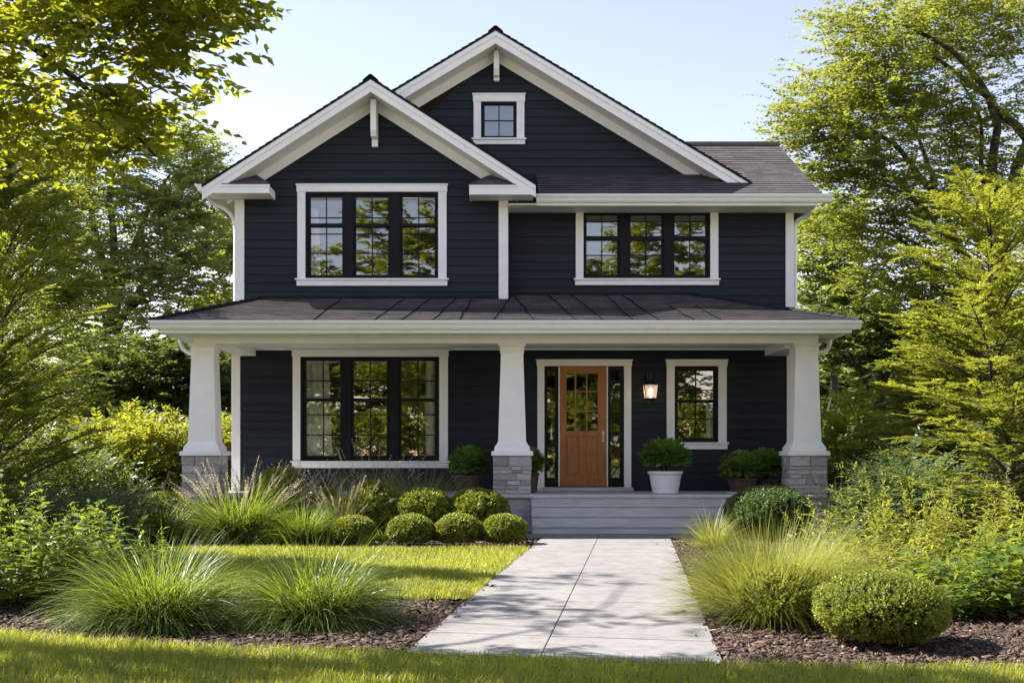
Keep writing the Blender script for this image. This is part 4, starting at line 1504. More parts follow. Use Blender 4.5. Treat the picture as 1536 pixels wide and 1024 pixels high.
ball('boxwood_shrub', 'mid green rounded shrub at the right end of the porch steps', X_(1153, 16.55), 16.55, 1.22, 0.72, 'leaf_boxgreen', seed=36, sprigs=6000, leaf=0.030, rough=0.05, sprig_len=0.08)
ball('boxwood_ball', 'large wide yellow-green boxwood ball on the mulch in front', X_(1321, 7.45), 7.45, 0.85, 0.455, seed=37, sprigs=6500, leaf=0.0155, rough=0.065, sprig_len=0.042, nl=11)
ball('evergreen_mound', 'loose sprigged evergreen mound with fine grass growing behind it', X_(1172, 8.45), 8.35, 0.74, 0.37, 'leaf_box', seed=38, sprigs=3000, leaf=0.026, rough=0.2, sprig_len=0.11, nl=12)

ball('boxwood_shrub', 'pale yellow-green shrub standing against the left corner board of the house', X_(418, 17.5), 17.5, 0.86, 0.98, seed=39, sprigs=2600, leaf=0.036, rough=0.12, sprig_len=0.09)
def grass(name, label, x, y, n, L, spread, lean, bend, wd, mat_='blade', seed=1, group=None, z0=None, segs=6, plumes=0, plume_len=0.22, stem=1.15, ltone=(0.5, 0.2), sunk=0.02, cat='ornamental grass', plume_lean=(0.1, 0.55)):
    """clump of arching blades; optional stems with dry seed heads"""
    r = np.random.default_rng(seed)
    zb = (gz(y) - sunk) if z0 is None else z0
    t = thing(name, label, cat, (x, y, zb), group)
    a = r.uniform(0, 6.283, n)
    rad = spread * np.sqrt(r.random(n))
    az = a + r.normal(0, 0.5, n)
    P = np.stack([rad * np.cos(a), rad * np.sin(a), np.zeros(n)], -1)
    th0 = np.clip(lean[0] + (lean[1] - lean[0]) * r.random(n) ** 0.8, 0, 1.5)
    Ls = L * np.clip(r.normal(0.82, 0.17, n), 0.3, 1.2)
    V, F_, s_ = strips(P, az, Ls, th0, r.uniform(bend[0], bend[1], n), wd * r.uniform(0.7, 1.25, n), segs, tw=r.normal(0, 0.25, (n, 3)))
    V[:, 2] = np.maximum(V[:, 2], 0.012)
    np_obj('blades', V, F_, M[mat_], t, np.repeat(r.normal(ltone[0], ltone[1], n), s_))
    if n >= 1400:                                   # dead straw at the foot of the clump
        k_ = n // 12
        a = r.uniform(0, 6.283, k_)
        P = np.stack([spread * np.cos(a), spread * np.sin(a), np.zeros(k_)], -1) * r.uniform(.6, 1.1, k_)[:, None]
        V, F_, s_ = strips(P, a + r.normal(0, .7, k_), L * r.uniform(.25, .75, k_), r.uniform(.7, 1.5, k_), r.uniform(-.1, .9, k_), wd * r.uniform(.6, 1.1, k_), 5, tw=r.normal(0, .4, (k_, 3)))
        V[:, 2] = np.maximum(V[:, 2], 0.012)
        np_obj('dead_blades', V, F_, M['plume'], t, np.repeat(r.uniform(0, .6, k_), s_))
    if plumes:
        m = plumes
        a = r.uniform(0, 6.283, m)
        P = np.stack([spread * .7 * np.cos(a), spread * .7 * np.sin(a), np.zeros(m)], -1)
        az = a + r.normal(0, 0.5, m)
        L2 = L * stem * r.uniform(0.8, 1.12, m)
        th0 = r.uniform(*plume_lean, m); bd = r.uniform(0.1, 0.6, m)
        parts = []
        V, F_, s_ = strips(P, az, L2, th0, bd, np.full(m, 0.0028), 6)
        parts.append((V, F_, np.repeat(r.uniform(.2, .7, m), s_)))
        pp, dd = curve_points(P, az, L2, th0, bd, 24)
        k0 = int(24 * (1 - plume_len / L / stem))
        pts, dr = pp[:, k0:], dd[:, k0:]
        q = pts.shape[1]
        for rep in range(8):
            A = (dr + r.normal(0, 0.33, dr.shape)).reshape(-1, 3)
            nn = m * q
            leaves_to(parts, (pts + dr * r.uniform(0, .02, (m, q, 1))).reshape(-1, 3), A, r.normal(size=(nn, 3)), r.uniform(0.022, 0.050, nn), r.uniform(0.002, 0.0045, nn), r.uniform(0.3, 1.0, nn))
        V, F_, T = cat_geo(parts)
        np_obj('seed_heads', V, F_, M['plume'], t, T)
    return t

# foreground pair on the mulch
G2 = 'broad arching grass clumps on the front mulch'
grass('grass_clump', 'broad fresh green arching grass clump on the front mulch, nearer the leafy bush', X_(238, 8.35), 8.35, 3000, 0.80, 0.24, (0.05, 1.25), (0.55, 1.9), 0.0078, seed=41, group=G2, segs=8, ltone=(0.42, 0.22))
grass('grass_clump', 'broad fresh green arching grass clump on the front mulch, nearer the walkway', X_(474, 8.45), 8.45, 2900, 0.77, 0.24, (0.05, 1.25), (0.55, 1.9), 0.0078, seed=42, group=G2, segs=8, ltone=(0.42, 0.22))
# back bed
grass('grass_clump', 'dark green grass clump at the far left edge of the lawn', X_(236, 15.7), 15.7, 1900, 0.74, 0.20, (0.05, 1.1), (0.4, 1.5), 0.0095, seed=43, ltone=(0.3, 0.2))
grass('grass_clump', 'largest grass clump of the back bed, topped with dry seed heads', X_(358, 15.9), 15.9, 3000, 1.02, 0.28, (0.05, 1.15), (0.5, 1.5), 0.012, seed=44, plumes=90, stem=1.02, ltone=(0.42, 0.24), plume_len=0.34, plume_lean=(0.0, 0.85))
grass('grass_clump', 'spiky green grass clump between the seed-headed grass and the boxwood balls', X_(452, 15.5), 15.5, 2000, 0.66, 0.18, (0.05, 1.2), (0.3, 1.3), 0.0095, seed=45, ltone=(0.42, 0.22))
grass('feather_grass', 'pale feathery grass with seed heads behind the spiky clump', X_(512, 16.5), 16.5, 1000, 0.92, 0.2, (0.1, 0.95), (0.3, 1.0), 0.007, 'blade_pale', seed=46, plumes=40, stem=1.0, plume_len=0.28, plume_lean=(0.1, 0.9))
grass('feather_grass', 'pale feathery grass under the left half of the tall window', X_(556, 17.45), 17.45, 1100, 1.15, 0.18, (0.05, 0.75), (0.2, 0.9), 0.007, 'blade_pale', seed=47, plumes=30)
grass('feather_grass', 'grey green wispy grass under the right half of the tall window', X_(628, 17.5), 17.5, 1100, 1.16, 0.18, (0.05, 0.75), (0.2, 0.9), 0.007, 'blade_pale', seed=48, ltone=(0.3, 0.2))
grass('feather_grass', 'dry tan seed-headed grass beside the left corner board of the house', X_(410, 17.2), 17.2, 800, 1.0, 0.25, (0.05, 0.8), (0.3, 1.0), 0.009, 'blade_yellow', seed=49, plumes=50, stem=1.0, plume_len=0.36)
grass('feather_grass', 'low dry tan grass left of the left stone pier', X_(232, 18.2), 18.2, 260, 0.55, 0.25, (0.2, 0.9), (0.2, 0.8), 0.007, 'blade_yellow', seed=50, plumes=90, stem=1.5, plume_len=0.2, plume_lean=(0.1, 0.9))
grass('feather_grass', 'thin tuft of dry grass between the two window-side grasses', X_(468, 17.6), 17.6, 160, 0.9, 0.12, (0.05, 0.6), (0.2, 0.7), 0.006, 'blade_pale', seed=51, plumes=40)
grass('grass_clump', 'strappy dark green leaves under the flowering round shrub', X_(572, 16.0), 16.0, 260, 0.5, 0.10, (0.4, 1.25), (0.3, 1.2), 0.014, seed=52, ltone=(0.25, 0.15))
# right bed
grass('grass_clump', 'small spiky yellow grass tuft at the foot of the porch steps', X_(1070, 14.75), 14.75, 460, 0.58, 0.09, (0.05, 1.2), (0.2, 0.9), 0.010, 'blade_yellow', seed=53, ltone=(0.5, 0.25))
grass('fine_grass', 'fine pale grass clump rising behind the sprigged evergreen mound', X_(1160, 8.65), 8.65, 7500, 0.80, 0.32, (0.02, 1.15), (0.2, 1.2), 0.0046, 'blade_yellow', seed=54, ltone=(0.35, 0.22), plumes=0)

# ---- leafy perennials
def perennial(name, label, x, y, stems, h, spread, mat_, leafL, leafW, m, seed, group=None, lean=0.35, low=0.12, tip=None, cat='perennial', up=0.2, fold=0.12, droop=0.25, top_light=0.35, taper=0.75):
    """upright leafy stems: leaves spiral up each stem, smaller towards the tip"""
    r = np.random.default_rng(seed)
    zb = gz(y) - 0.02
    t = thing(name, label, cat, (x, y, zb), group)
    a = r.uniform(0, 6.283, stems)
    rad = spread * np.sqrt(r.random(stems))
    P = np.stack([rad * np.cos(a), rad * np.sin(a), np.zeros(stems)], -1)
    L = h * r.uniform(0.62, 1.08, stems) * (1 - 0.35 * (rad / spread) ** 2)
    th0 = lean * (rad / spread) + r.normal(0, 0.07, stems)
    bd = r.normal(0.05, 0.18, stems)
    az = a + r.normal(0, 0.3, stems)
    pp, dd = curve_points(P, az, L, th0, bd, m)
    tt = np.linspace(0, 1, m)[None].repeat(stems, 0)
    ang = np.arange(m)[None] * 2.4 + r.uniform(0, 6.28, (stems, 1)) + r.normal(0, 0.3, (stems, m))
    out = np.stack([np.cos(ang), np.sin(ang), np.zeros_like(ang)], -1)
    kk = (tt > low)
    A = out + dd * (up + 0.5 * tt[..., None]) + r.normal(0, 0.15, out.shape)
    N_ = np.array([0, 0, 1.0]) + r.normal(0, 0.3, out.shape)
    size = (1 - taper * tt ** 1.3) * r.uniform(0.75, 1.2, tt.shape)
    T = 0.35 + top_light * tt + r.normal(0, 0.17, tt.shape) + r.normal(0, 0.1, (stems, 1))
    parts = []
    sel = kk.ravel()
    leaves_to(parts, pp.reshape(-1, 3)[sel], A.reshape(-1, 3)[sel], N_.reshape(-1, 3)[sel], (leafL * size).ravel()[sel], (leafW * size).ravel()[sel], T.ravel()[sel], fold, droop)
    if tip:                                          # bud clusters at the stem tips
        n = stems * 26
        e_ = pp[:, -5:, :].reshape(-1, 3)
        ii = r.integers(0, len(e_), n)
        leaves_to(parts, e_[ii] + r.normal(0, .012, (n, 3)), dd[:, -5:].reshape(-1, 3)[ii] + r.normal(0, .8, (n, 3)), r.normal(size=(n, 3)), r.uniform(.015, .035, n), r.uniform(.006, .012, n), r.uniform(.5, 1, n))
    V, F_, T = cat_geo(parts)
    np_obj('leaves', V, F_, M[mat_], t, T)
    V, F_, s_ = strips(P, az, L, th0, bd, np.full(stems, 0.007), 6, tw=r.normal(0, .3, (stems, 3)))
    V2, F2, _ = strips(P, az, L, th0, bd, np.full(stems, 0.007), 6, tw=np.stack([np.cos(az), np.sin(az), 0 * az], -1) * 50)
    V, F_, T = cat_geo([(V, F_, np.full(len(F_), .3)), (V2, F2, np.full(len(F2), .3))])
    np_obj('stems', V, F_, M[mat_], t, T)
    return t

GP_ = 'tall yellow-green perennials on the right bed'
for i, (px, Y, h, n_, lab) in enumerate((
        (1262, 11.6, 0.98, 17, 'tall yellow-green perennial nearest the walkway, behind the sprigged mound'),
        (1335, 11.0, 1.14, 22, 'tall yellow-green perennial with the highest spires, in front of the right stone pier'),
        (1408, 10.6, 1.06, 22, 'tall yellow-green perennial behind the large boxwood ball'),
        (1478, 10.9, 1.16, 24, 'tall yellow-green perennial in the middle of the right-hand drift'),
        (1545, 10.3, 1.10, 22, 'tall yellow-green perennial at the right end of the drift'),
        (1300, 9.9, 0.68, 22, 'shorter yellow-green perennial filling the front of the drift'),
        (1400, 9.6, 0.66, 20, 'shorter yellow-green perennial directly above the large boxwood ball'))):
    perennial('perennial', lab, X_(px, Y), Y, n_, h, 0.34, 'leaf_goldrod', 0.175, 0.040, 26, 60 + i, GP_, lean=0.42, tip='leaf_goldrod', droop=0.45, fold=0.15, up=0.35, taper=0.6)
for i, (px, Y, h, lab) in enumerate(((1440, 8.85, 0.60, 'dark green broad-leaved perennial right of the large boxwood ball'),
                                     (1522, 8.75, 0.68, 'dark green broad-leaved perennial at the right end of the mulch bed'))):
    perennial('broad_leaved_perennial', lab, X_(px, Y), Y, 60, h, 0.36, 'leaf_peren', 0.155, 0.072, 15, 70 + i, 'broad-leaved perennials on the right bed', lean=0.8, droop=0.3, low=0.05, taper=0.4)
# left foreground bush of broad leaves
for i, (px, Y, h, sp, n_, lab) in enumerate(((60, 9.6, 0.92, 0.36, 60, 'tall leafy green perennial at the left end of the front mulch'),
                                            (150, 9.9, 0.78, 0.32, 50, 'leafy green perennial between the leftmost bush and the grass clump'),
                                            (-10, 9.3, 0.95, 0.34, 46, 'leafy green perennial cut by the left picture edge'))):
    perennial('broad_leaved_perennial', lab, X_(px, Y), Y, n_, h, sp, 'leaf_peren', 0.175, 0.072, 15, 75 + i, 'broad-leaved perennials on the left bed', lean=0.65, droop=0.3, low=0.04, tip='leaf_bright', taper=0.5)

# ---- fan-leaf shrubs (pointed sprays) and blue-green mounds
def fanshrub(name, label, x, y, blobs, n, L, mat_, m, leafL, leafW, seed, group=None, z0=None, rise=(0.5, 1.35), cat='shrub', jit=0.4, core=True, phi=1.0, nb=7):
    """blobs: (dx,dy,cz,rx,ry,rz); leafy sprays grow outwards from each blob's skin"""
    r = np.random.default_rng(seed)
    zb = (gz(y) - 0.05) if z0 is None else z0
    t = thing(name, label, cat, (x, y, zb), group)
    parts = []
    vol = np.array([b[3] * b[5] for b in blobs]); vol = vol / vol.sum()
    mb = MB()
    for b, vv in zip(blobs, vol):
        k_ = max(20, int(n * vv))
        D = unit(r.normal(size=(k_, 3)) * np.array([1, 1, .9]))
        D = D[D[:, 2] > -0.75]
        k_ = len(D)
        f = r.uniform(0.45, 0.95, k_)[:, None] * (1 + 0.22 * lump(D, seed + 3, 3.5))[:, None]
        P = D * np.array(b[3:6]) * f + np.array([b[0], b[1], b[2]])
        P[:, 2] = np.maximum(P[:, 2], 0.05)
        az = np.arctan2(D[:, 1], D[:, 0]) + r.normal(0, 0.5, k_)
        th0 = np.clip(np.arccos(np.clip(D[:, 2], -1, 1)) * 0.75 + 0.2 + r.normal(0, .25, k_), rise[0], rise[1] + .3)
        tone = 0.5 + 0.22 * lump(D, seed, 4) + r.normal(0, .12, k_)
        q = fronds(P, az, L * r.uniform(.65, 1.2, k_), th0, r.uniform(0.0, 0.7, k_), m, leafL, leafW, tone, r, phi, jit)
        leaves_to(parts, *q)
        for i in range(nb):
            d = Vector(unit(r.normal(size=3) * np.array([1, 1, .7]))); d.z = abs(d.z)
            e = Vector((x + b[0] + d.x * b[3] * .8, y + b[1] + d.y * b[4] * .8, zb + max(.1, b[2] + d.z * b[5] * .8)))
            s = Vector((x + b[0] * .3 + d.x * .08, y + b[1] * .3 + d.y * .08, zb))
            md = s.lerp(e, .5) + Vector((r.normal(0, .08), r.normal(0, .08), .12))
            mb.tube([s, md, e], [.022, .015, .006], 5)
    V, F_, T = cat_geo(parts)
    np_obj('foliage', V, F_, M[mat_], t, T)
    mb.build('branches', M['bark'], t)
    return t

fanshrub('arching_shrub', 'blue-green low shrub behind the leftmost leafy perennials', X_(140, 12.2), 12.2, [(0, 0, .38, .55, .5, .40), (-.7, .2, .36, .5, .5, .38)], 520, 0.30, 'leaf_blue', 7, 0.075, 0.022, 81, 'low blue-green shrubs')
fanshrub('arching_shrub', 'blue-green low shrub left of the dark grass clump', X_(40, 13.2), 13.2, [(0, 0, .40, .6, .5, .40)], 380, 0.30, 'leaf_blue', 7, 0.075, 0.022, 82, 'low blue-green shrubs')
BS = 'bright yellow-green shrubs beside the porch'
for i, (px, Y, w_, h, lab) in enumerate(((285, 22.5, 1.35, 2.25, 'bright yellow-green shrub just left of the left porch column'),
                                         (205, 21.5, 1.3, 2.05, 'bright yellow-green shrub, middle of the row beside the porch'),
                                         (130, 20.5, 1.15, 1.95, 'bright yellow-green shrub at the outer end of the row beside the porch'),
                                         (352, 25.5, 1.0, 2.2, 'bright yellow-green shrub glimpsed between the left column and the house corner'))):
    fanshrub('bright_shrub', lab, X_(px, Y), Y, [(0, 0, h * .45, w_ * .75, w_ * .7, h * .42), (w_ * .45, -.1, h * .34, w_ * .5, w_ * .5, h * .34), (-w_ * .4, .1, h * .36, w_ * .55, w_ * .5, h * .38)], 900, 0.55, 'leaf_bright', 9, 0.12, 0.042, 90 + i, BS, rise=(.3, 1.3))
GR = 'layered shrubs to the right of the porch'
for i, (px, Y, w_, h, mt, lab) in enumerate(((1285, 23.5, 1.6, 2.75, 'leaf_bright', 'tall bright green shrub directly behind the right porch column'),
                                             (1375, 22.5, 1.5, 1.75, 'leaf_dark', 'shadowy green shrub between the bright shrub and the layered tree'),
                                             (1372, 14.2, 0.85, 1.18, 'leaf_blue', 'low fern-like shrub behind the tall yellow spires'),
                                             (1300, 19.5, 0.75, 0.9, 'leaf_dark', 'low dark shrub in the corner right of the stone pier'),
                                             (1250, 26.5, 1.3, 2.2, 'leaf_gold', 'golden shrub glimpsed just right of the right column'))):
    fanshrub('layered_shrub', lab, X_(px, Y), Y, [(0, 0, h * .48, w_ * .7, w_ * .65, h * .46), (w_ * .45, -.1, h * .36, w_ * .5, w_ * .5, h * .34), (-w_ * .4, .1, h * .34, w_ * .55, w_ * .5, h * .34)], 900, 0.5, mt, 10, 0.10 if Y > 16 else 0.075, 0.036 if Y > 16 else 0.027, 100 + i, GR, rise=(.6, 1.5), jit=.3)
DU = 'dark shrubs added as shade under the golden trees'
for i, (px, Y, w_, h, lab) in enumerate(((20, 14.6, 1.2, 1.75, 'dark shrub added as deep shade under the feathery tree at the left edge'),
                                         (115, 15.6, 1.0, 1.35, 'dark shrub added as shade between the feathery tree and the bright shrubs'),
                                         (1440, 18.6, 1.3, 1.9, 'dark shrub added as shade behind the layered tree on the right'),
                                         (1545, 17.0, 1.3, 2.1, 'dark shrub added as shade at the right picture edge'))):
    fanshrub('shade_fill_shrub', lab, X_(px, Y), Y, [(0, 0, h * .45, w_ * .75, w_ * .6, h * .45), (w_ * .5, 0, h * .34, w_ * .5, w_ * .5, h * .34), (-w_ * .45, .1, h * .36, w_ * .55, w_ * .5, h * .38)], 800, 0.4, 'leaf_dark', 9, 0.07, 0.028, 150 + i, DU, rise=(.3, 1.4))  # dark foliage put in to stand for deep shadow among the plants
# thin dry stalks by the right pier
grass('dry_stalks', 'few dry tan stalks beside the right stone pier', X_(1262, 17.0), 17.0, 40, 0.75, 0.18, (0.02, 0.4), (0.1, 0.4), 0.006, 'blade_yellow', seed=57, plumes=36, stem=1.1, plume_len=0.3, plume_lean=(0.0, 0.35))

# ---- potted plants
def potted(label, x, y, z, rb, rt, h, potm, plant, seed, bloom=False, group=None, fluted=False):
    t = thing('potted_plant', label, 'potted plant', (x, y, z), group)
    mb = MB()
    prof = [(z + .004, rb * .96), (z + .012, rb), (z + .03, rb * 1.02), (z + .035, rb * .98)]
    for i in range(9):
        f = i / 8
        prof.append((z + .035 + (h * .86 - .035) * f, rb * .98 + (rt * .95 - rb * .98) * (f ** 0.75)))
    prof += [(z + h * .87, rt * 1.0), (z + h * .9, rt * 1.035), (z + h * .985, rt * 1.05), (z + h, rt * 1.03), (z + h, rt * .93), (z + h * .93, rt * .90)]
    s = [(x, y)]
    mb.loft(x, y, prof, sides=40, cap=True)
    mb.build('pot', M[potm], t, smooth=True)
    r = np.random.default_rng(seed)
    w_, ph, cz = plant
    # plant: sprays all over a squat dome
    n = 1500
    D = unit(r.normal(size=(n, 3)) + np.array([0, 0, .15])); D = D[D[:, 2] > -.55]; n = len(D)
    P = D * np.array([w_ / 2, w_ / 2, ph / 2]) * r.uniform(.25, .8, n)[:, None] + np.array([0, 0, cz - z])
    az = np.arctan2(D[:, 1], D[:, 0]) + r.normal(0, .4, n)
    th0 = np.clip(np.arccos(D[:, 2]) * .8 + r.normal(0, .2, n), .05, 1.9)
    parts = []
    leaves_to(parts, *fronds(P, az, .115 * r.uniform(.7, 1.2, n), th0, r.uniform(.0, .6, n), 7, .05, .017, .5 + .25 * lump(D, seed, 5) + r.normal(0, .12, n), r, .8, .35))
    V, F_, T = cat_geo(parts)
    np_obj('foliage', V, F_, M['leaf_pot'], t, T)
    mb = MB()
    for i in range(9):
        a = r.uniform(0, 6.28); q = r.uniform(.2, .7)
        mb.tube([(x + .02 * math.cos(a), y + .02 * math.sin(a), z + h * .8), (x + w_ * .4 * q * math.cos(a), y + w_ * .4 * q * math.sin(a), cz)], [.01, .005], 5)
    mb.loft(x, y, [(z + h * .80, rt * .88), (z + h * .90, rt * .88)], sides=24)
    mb.build('soil_and_stems', M['soil'], t)
    if bloom:
        n = bloom
        D = unit(r.normal(size=(n, 3)) + np.array([0, -.5, .6]))
        c0 = D * np.array([w_ / 2, w_ / 2, ph / 2]) * .98 + np.array([0, 0, cz - z])
        parts = []
        for i in range(14):
            A = unit(r.normal(size=(n, 3)) + D * .8)
            leaves_to(parts, c0 + r.normal(0, .012, (n, 3)), A, D + r.normal(0, .4, (n, 3)), r.uniform(.022, .038, n), r.uniform(.014, .022, n), r.random(n))
        V, F_, T = cat_geo(parts)
        np_obj('blossoms', V, F_, M['bloom'], t, T)
    return t
Yp = 18.35
potted('white glazed pot with a round leafy green plant beside the door', X_(998, Yp), Yp, 0.60, 0.20, 0.262, 0.35, 'potwhite', (0.80, 0.50, 1.17), 111)
potted('brown pot of green foliage with salmon flowers at the right of the porch', X_(1113, 18.45), 18.45, 0.625, 0.175, 0.235, 0.21, 'potbrown', (0.66, 0.42, 0.99), 112, 16)
potted('leafy pot with one salmon bloom cluster beside the right stone pier', X_(1148, 18.75), 18.75, 0.60, 0.15, 0.2, 0.22, 'potbrown', (0.55, 0.46, 1.03), 113, 4)
potted('brown pot of bushy green foliage between the tall window and the middle column', X_(703, 18.6), 18.6, 0.60, 0.17, 0.25, 0.28, 'potbrown', (0.62, 0.46, 1.06), 114, 2)
potted('dark pot of trailing green foliage half hidden behind the middle stone pier', X_(793, 18.9), 18.9, 0.60, 0.13, 0.17, 0.32, 'potbrown', (0.46, 0.40, 1.06), 115)
mb = MB()
sx_, sy = X_(1113, 18.45), 18.45
mb.loft(sx_, sy, [(0.602, .20), (0.606, .25), (0.624, .27), (0.6245, .255), (0.612, .235)], sides=32)
tag(mb.build('plant_saucer', M['potwhite'], None, smooth=True, loc=(sx_, sy, .602)), 'white saucer under the brown flower pot on the porch', 'saucer')

# ------------------------------------------------------------------ trees
def tree(name, label, base, limbs, blobs, mat_, frond, seed, group=None, gap=0.15, r_twig=0.012, leaf_fold=0.0, droop_up=0.0, spread=1.3, skip=0.0, cat='tree', trunk_r=None, wood=True, kfr=6, flat=(1.05, 1.65), phi=1.0, jit=0.5):
    """limbs: (points, r0, r1) polylines in world metres; blobs: (cx,cy,cz,rx,ry,rz,n) of the crown.
       every spray of leaves is joined to the nearest wood by a twig, so the crown hangs on real branches.
       frond: (length, leaf pairs, leaf length, leaf width)"""
    r = np.random.default_rng(seed)
    t = thing(name, label, cat, base, group)
    b0 = np.array(base)
    mb = MB()
    skel, srad = [], []
    for pts, ra, rb in limbs:
        P = np.array(pts, float)
        # smooth the polyline a little and give it a wandering line
        out = []
        for i in range(len(P) - 1):
            k_ = max(2, int(np.linalg.norm(P[i + 1] - P[i]) / 0.35))
            p0, p1, p2, p3 = P[max(i - 1, 0)], P[i], P[i + 1], P[min(i + 2, len(P) - 1)]
            for j in range(k_):
                u = j / k_
                out.append(0.5 * ((2 * p1) + (p2 - p0) * u + (2 * p0 - 5 * p1 + 4 * p2 - p3) * u * u + (3 * p1 - p0 - 3 * p2 + p3) * u ** 3))
        out.append(P[-1])
        out = np.array(out)
        out[1:-1] += r.normal(0, 0.025, out[1:-1].shape)
        rr = np.linspace(ra, rb, len(out))
        mb.tube([tuple(p) for p in out], list(rr), 8 if ra > .06 else 6)
        skel.append(out[len(out) // 5:]); srad.append(rr[len(out) // 5:])
    SK = np.concatenate(skel); SR = np.concatenate(srad)
    C_ = []
    for (cx, cy, cz, rx, ry, rz, n) in blobs:
        D = unit(r.normal(size=(n * 2, 3)))
        f = r.random(n * 2) ** (1 / 2.6)
        P = np.array([cx, cy, cz]) + D * f[:, None] * np.array([rx, ry, rz]) * (1 + .18 * lump(D, seed + 7, 3.0))[:, None]
        kmask = lump(P, seed + 1, 1.6) > -0.55 + gap * 2.2 * (r.random(len(P)) - .2)
        C_.append(P[kmask][:n])
    C_ = np.concatenate(C_)
    d0 = np.min(np.linalg.norm(C_[:, None, ::1] - SK[None, ::3], axis=-1), 1)
    C_ = C_[np.argsort(d0)]
    dirs = np.zeros_like(C_)
    for i, c in enumerate(C_):
        v = c - SK
        dist = np.linalg.norm(v, axis=1) + np.where(v[:, 2] < 0, -v[:, 2] * 0.5, 0) - SR * 2
        j = int(np.argmin(dist))
        a = SK[j]
        L = np.linalg.norm(c - a)
        dirs[i] = (c - a) / max(L, 1e-3)
        if L < 0.08: continue
        ra = min(SR[j] * 0.6, r_twig * (1 + 0.5 * L))
        mid = a + (c - a) * 0.5 + np.array([r.normal(0, .06 * L), r.normal(0, .06 * L), 0.08 * L])
        ps = [a, (a + mid) / 2 + np.array([0, 0, 0.02 * L]), mid, (mid + c) / 2 + np.array([0, 0, 0.03 * L]), c]
        rs = list(np.linspace(ra, 0.005, 5))
        mb.tube([tuple(p) for p in ps], rs, 4, cap=False)
        SK = np.concatenate([SK, np.array(ps[1:])]); SR = np.concatenate([SR, np.array(rs[1:])])
    if wood: mb.build('trunk', M['bark'], t)
    n = len(C_)
    az0 = np.arctan2(dirs[:, 1], dirs[:, 0])
    P = np.repeat(C_, kfr, 0) + r.normal(0, 0.10, (n * kfr, 3)) * np.array([1, 1, .6])
    az = np.repeat(az0, kfr) + r.uniform(-spread, spread, n * kfr)
    th0 = r.uniform(flat[0], flat[1], n * kfr) - droop_up
    Lf, m, ll, lw = frond
    tn = np.repeat(0.5 + 0.25 * lump(C_, seed + 4, 1.2) + r.normal(0, .12, n), kfr) + r.normal(0, .1, n * kfr)
    q = fronds(P - b0, az, Lf * r.uniform(.55, 1.2, n * kfr), th0, r.uniform(-.1, .55, n * kfr), m, ll, lw, tn, r, phi, jit, skip)
    parts = []
    leaves_to(parts, *q, fold=leaf_fold, droop=.15 if leaf_fold else 0)
    V, F_, T = cat_geo(parts)
    np_obj('crown', V, F_, M[mat_], t, T)
    return t

def limb(D, pts, r0, r1, dy=0.0):
    """pixel polyline at depth D (drifting by dy towards its end)"""
    n = len(pts)
    return ([at(x, y, D + dy * i / max(1, n - 1)) for i, (x, y) in enumerate(pts)], r0, r1)
def bl(px, py, D, rx, ry, rz, n):
    return (*at(px, py, D), rx, ry, rz, n)

def boughtree(name, label, x, y, h, boughs, L0, L1, rise, mat_, leafL, leafW, seed, group=None, z0=0.25, lean=(0, 0), frL=0.42, m=11, cat='tree', azr=None, per=11, trunk_r=0.10, sag=0.5):
    """tiers of long boughs; each bough carries flat pointed side sprays that shorten towards its tip"""
    r = np.random.default_rng(seed)
    zb = gz(y) - 0.05
    t = thing(name, label, cat, (x, y, zb), group)
    mb = MB()
    tp = [(x + lean[0] * f * f, y + lean[1] * f * f, zb + h * f) for f in np.linspace(0, 1, 8)]
    mb.tube(tp, list(np.linspace(trunk_r, .012, 8)), 8)
    FP, FA, FL, FT, FB, FN = [], [], [], [], [], []
    for i in range(boughs):
        f = (i + r.random()) / boughs
        z = z0 + (h * .97 - z0) * f
        fz = z / h
        L = (L0 + (L1 - L0) * fz ** 1.2) * r.uniform(.75, 1.15)
        az = i * 2.4 + r.normal(0, .35)
        el = R(rise[0] + (rise[1] - rise[0]) * fz) + r.normal(0, .12)
        base = np.array([x + lean[0] * fz * fz, y + lean[1] * fz * fz, zb + z])
        q = 12
        pos = base.copy()
        pts = [pos.copy()]
        for j in range(q):
            e = el + sag * (.5 - (j + .5) / q) * .8 * (1 if sag >= 0 else 1)
            d = np.array([math.cos(e) * math.cos(az), math.cos(e) * math.sin(az), math.sin(e)])
            pos = pos + d * L / q
            pts.append(pos.copy())
        P = np.array(pts)
        mb.tube([tuple(p) for p in P[::2]], list(np.linspace(.018 + .012 * (1 - fz), .004, len(P[::2]))), 5, cap=False)
        tone = r.normal(.5, .14)
        for j in range(per):
            u = .16 + .84 * (j + .5) / per
            c = P[0] * 0 + np.array([np.interp(u * q, np.arange(q + 1), P[:, k_]) for k_ in range(3)])
            dloc = P[min(q, int(u * q) + 1)] - P[max(0, int(u * q) - 1)]
            eloc = math.atan2(dloc[2], math.hypot(dloc[0], dloc[1]))
            for sg in (-1, 1):
                FP.append(c - np.array([x, y, zb])); FA.append(az + sg * r.uniform(.65, 1.05)); FL.append(frL * (1.12 - .75 * u) * r.uniform(.7, 1.15) * min(1.15, L))
                FB.append(math.pi / 2 - eloc * .7 + r.normal(0, .16)); FN.append(r.uniform(-.1, .35)); FT.append(tone + r.normal(0, .08) + .1 * u)
        FP.append(P[-2] - np.array([x, y, zb])); FA.append(az); FL.append(frL * .55); FB.append(math.pi / 2 - el + .15); FN.append(.1); FT.append(tone + .12)
    q_ = fronds(np.array(FP), np.array(FA), np.array(FL), np.array(FB), np.array(FN), m, leafL, leafW, np.array(FT), r, .85, .28)
    parts = []
    leaves_to(parts, *q_)
    V, F_, T = cat_geo(parts)
    np_obj('crown', V, F_, M[mat_], t, T)
    mb.build('trunk', M['bark'], t)
    return t

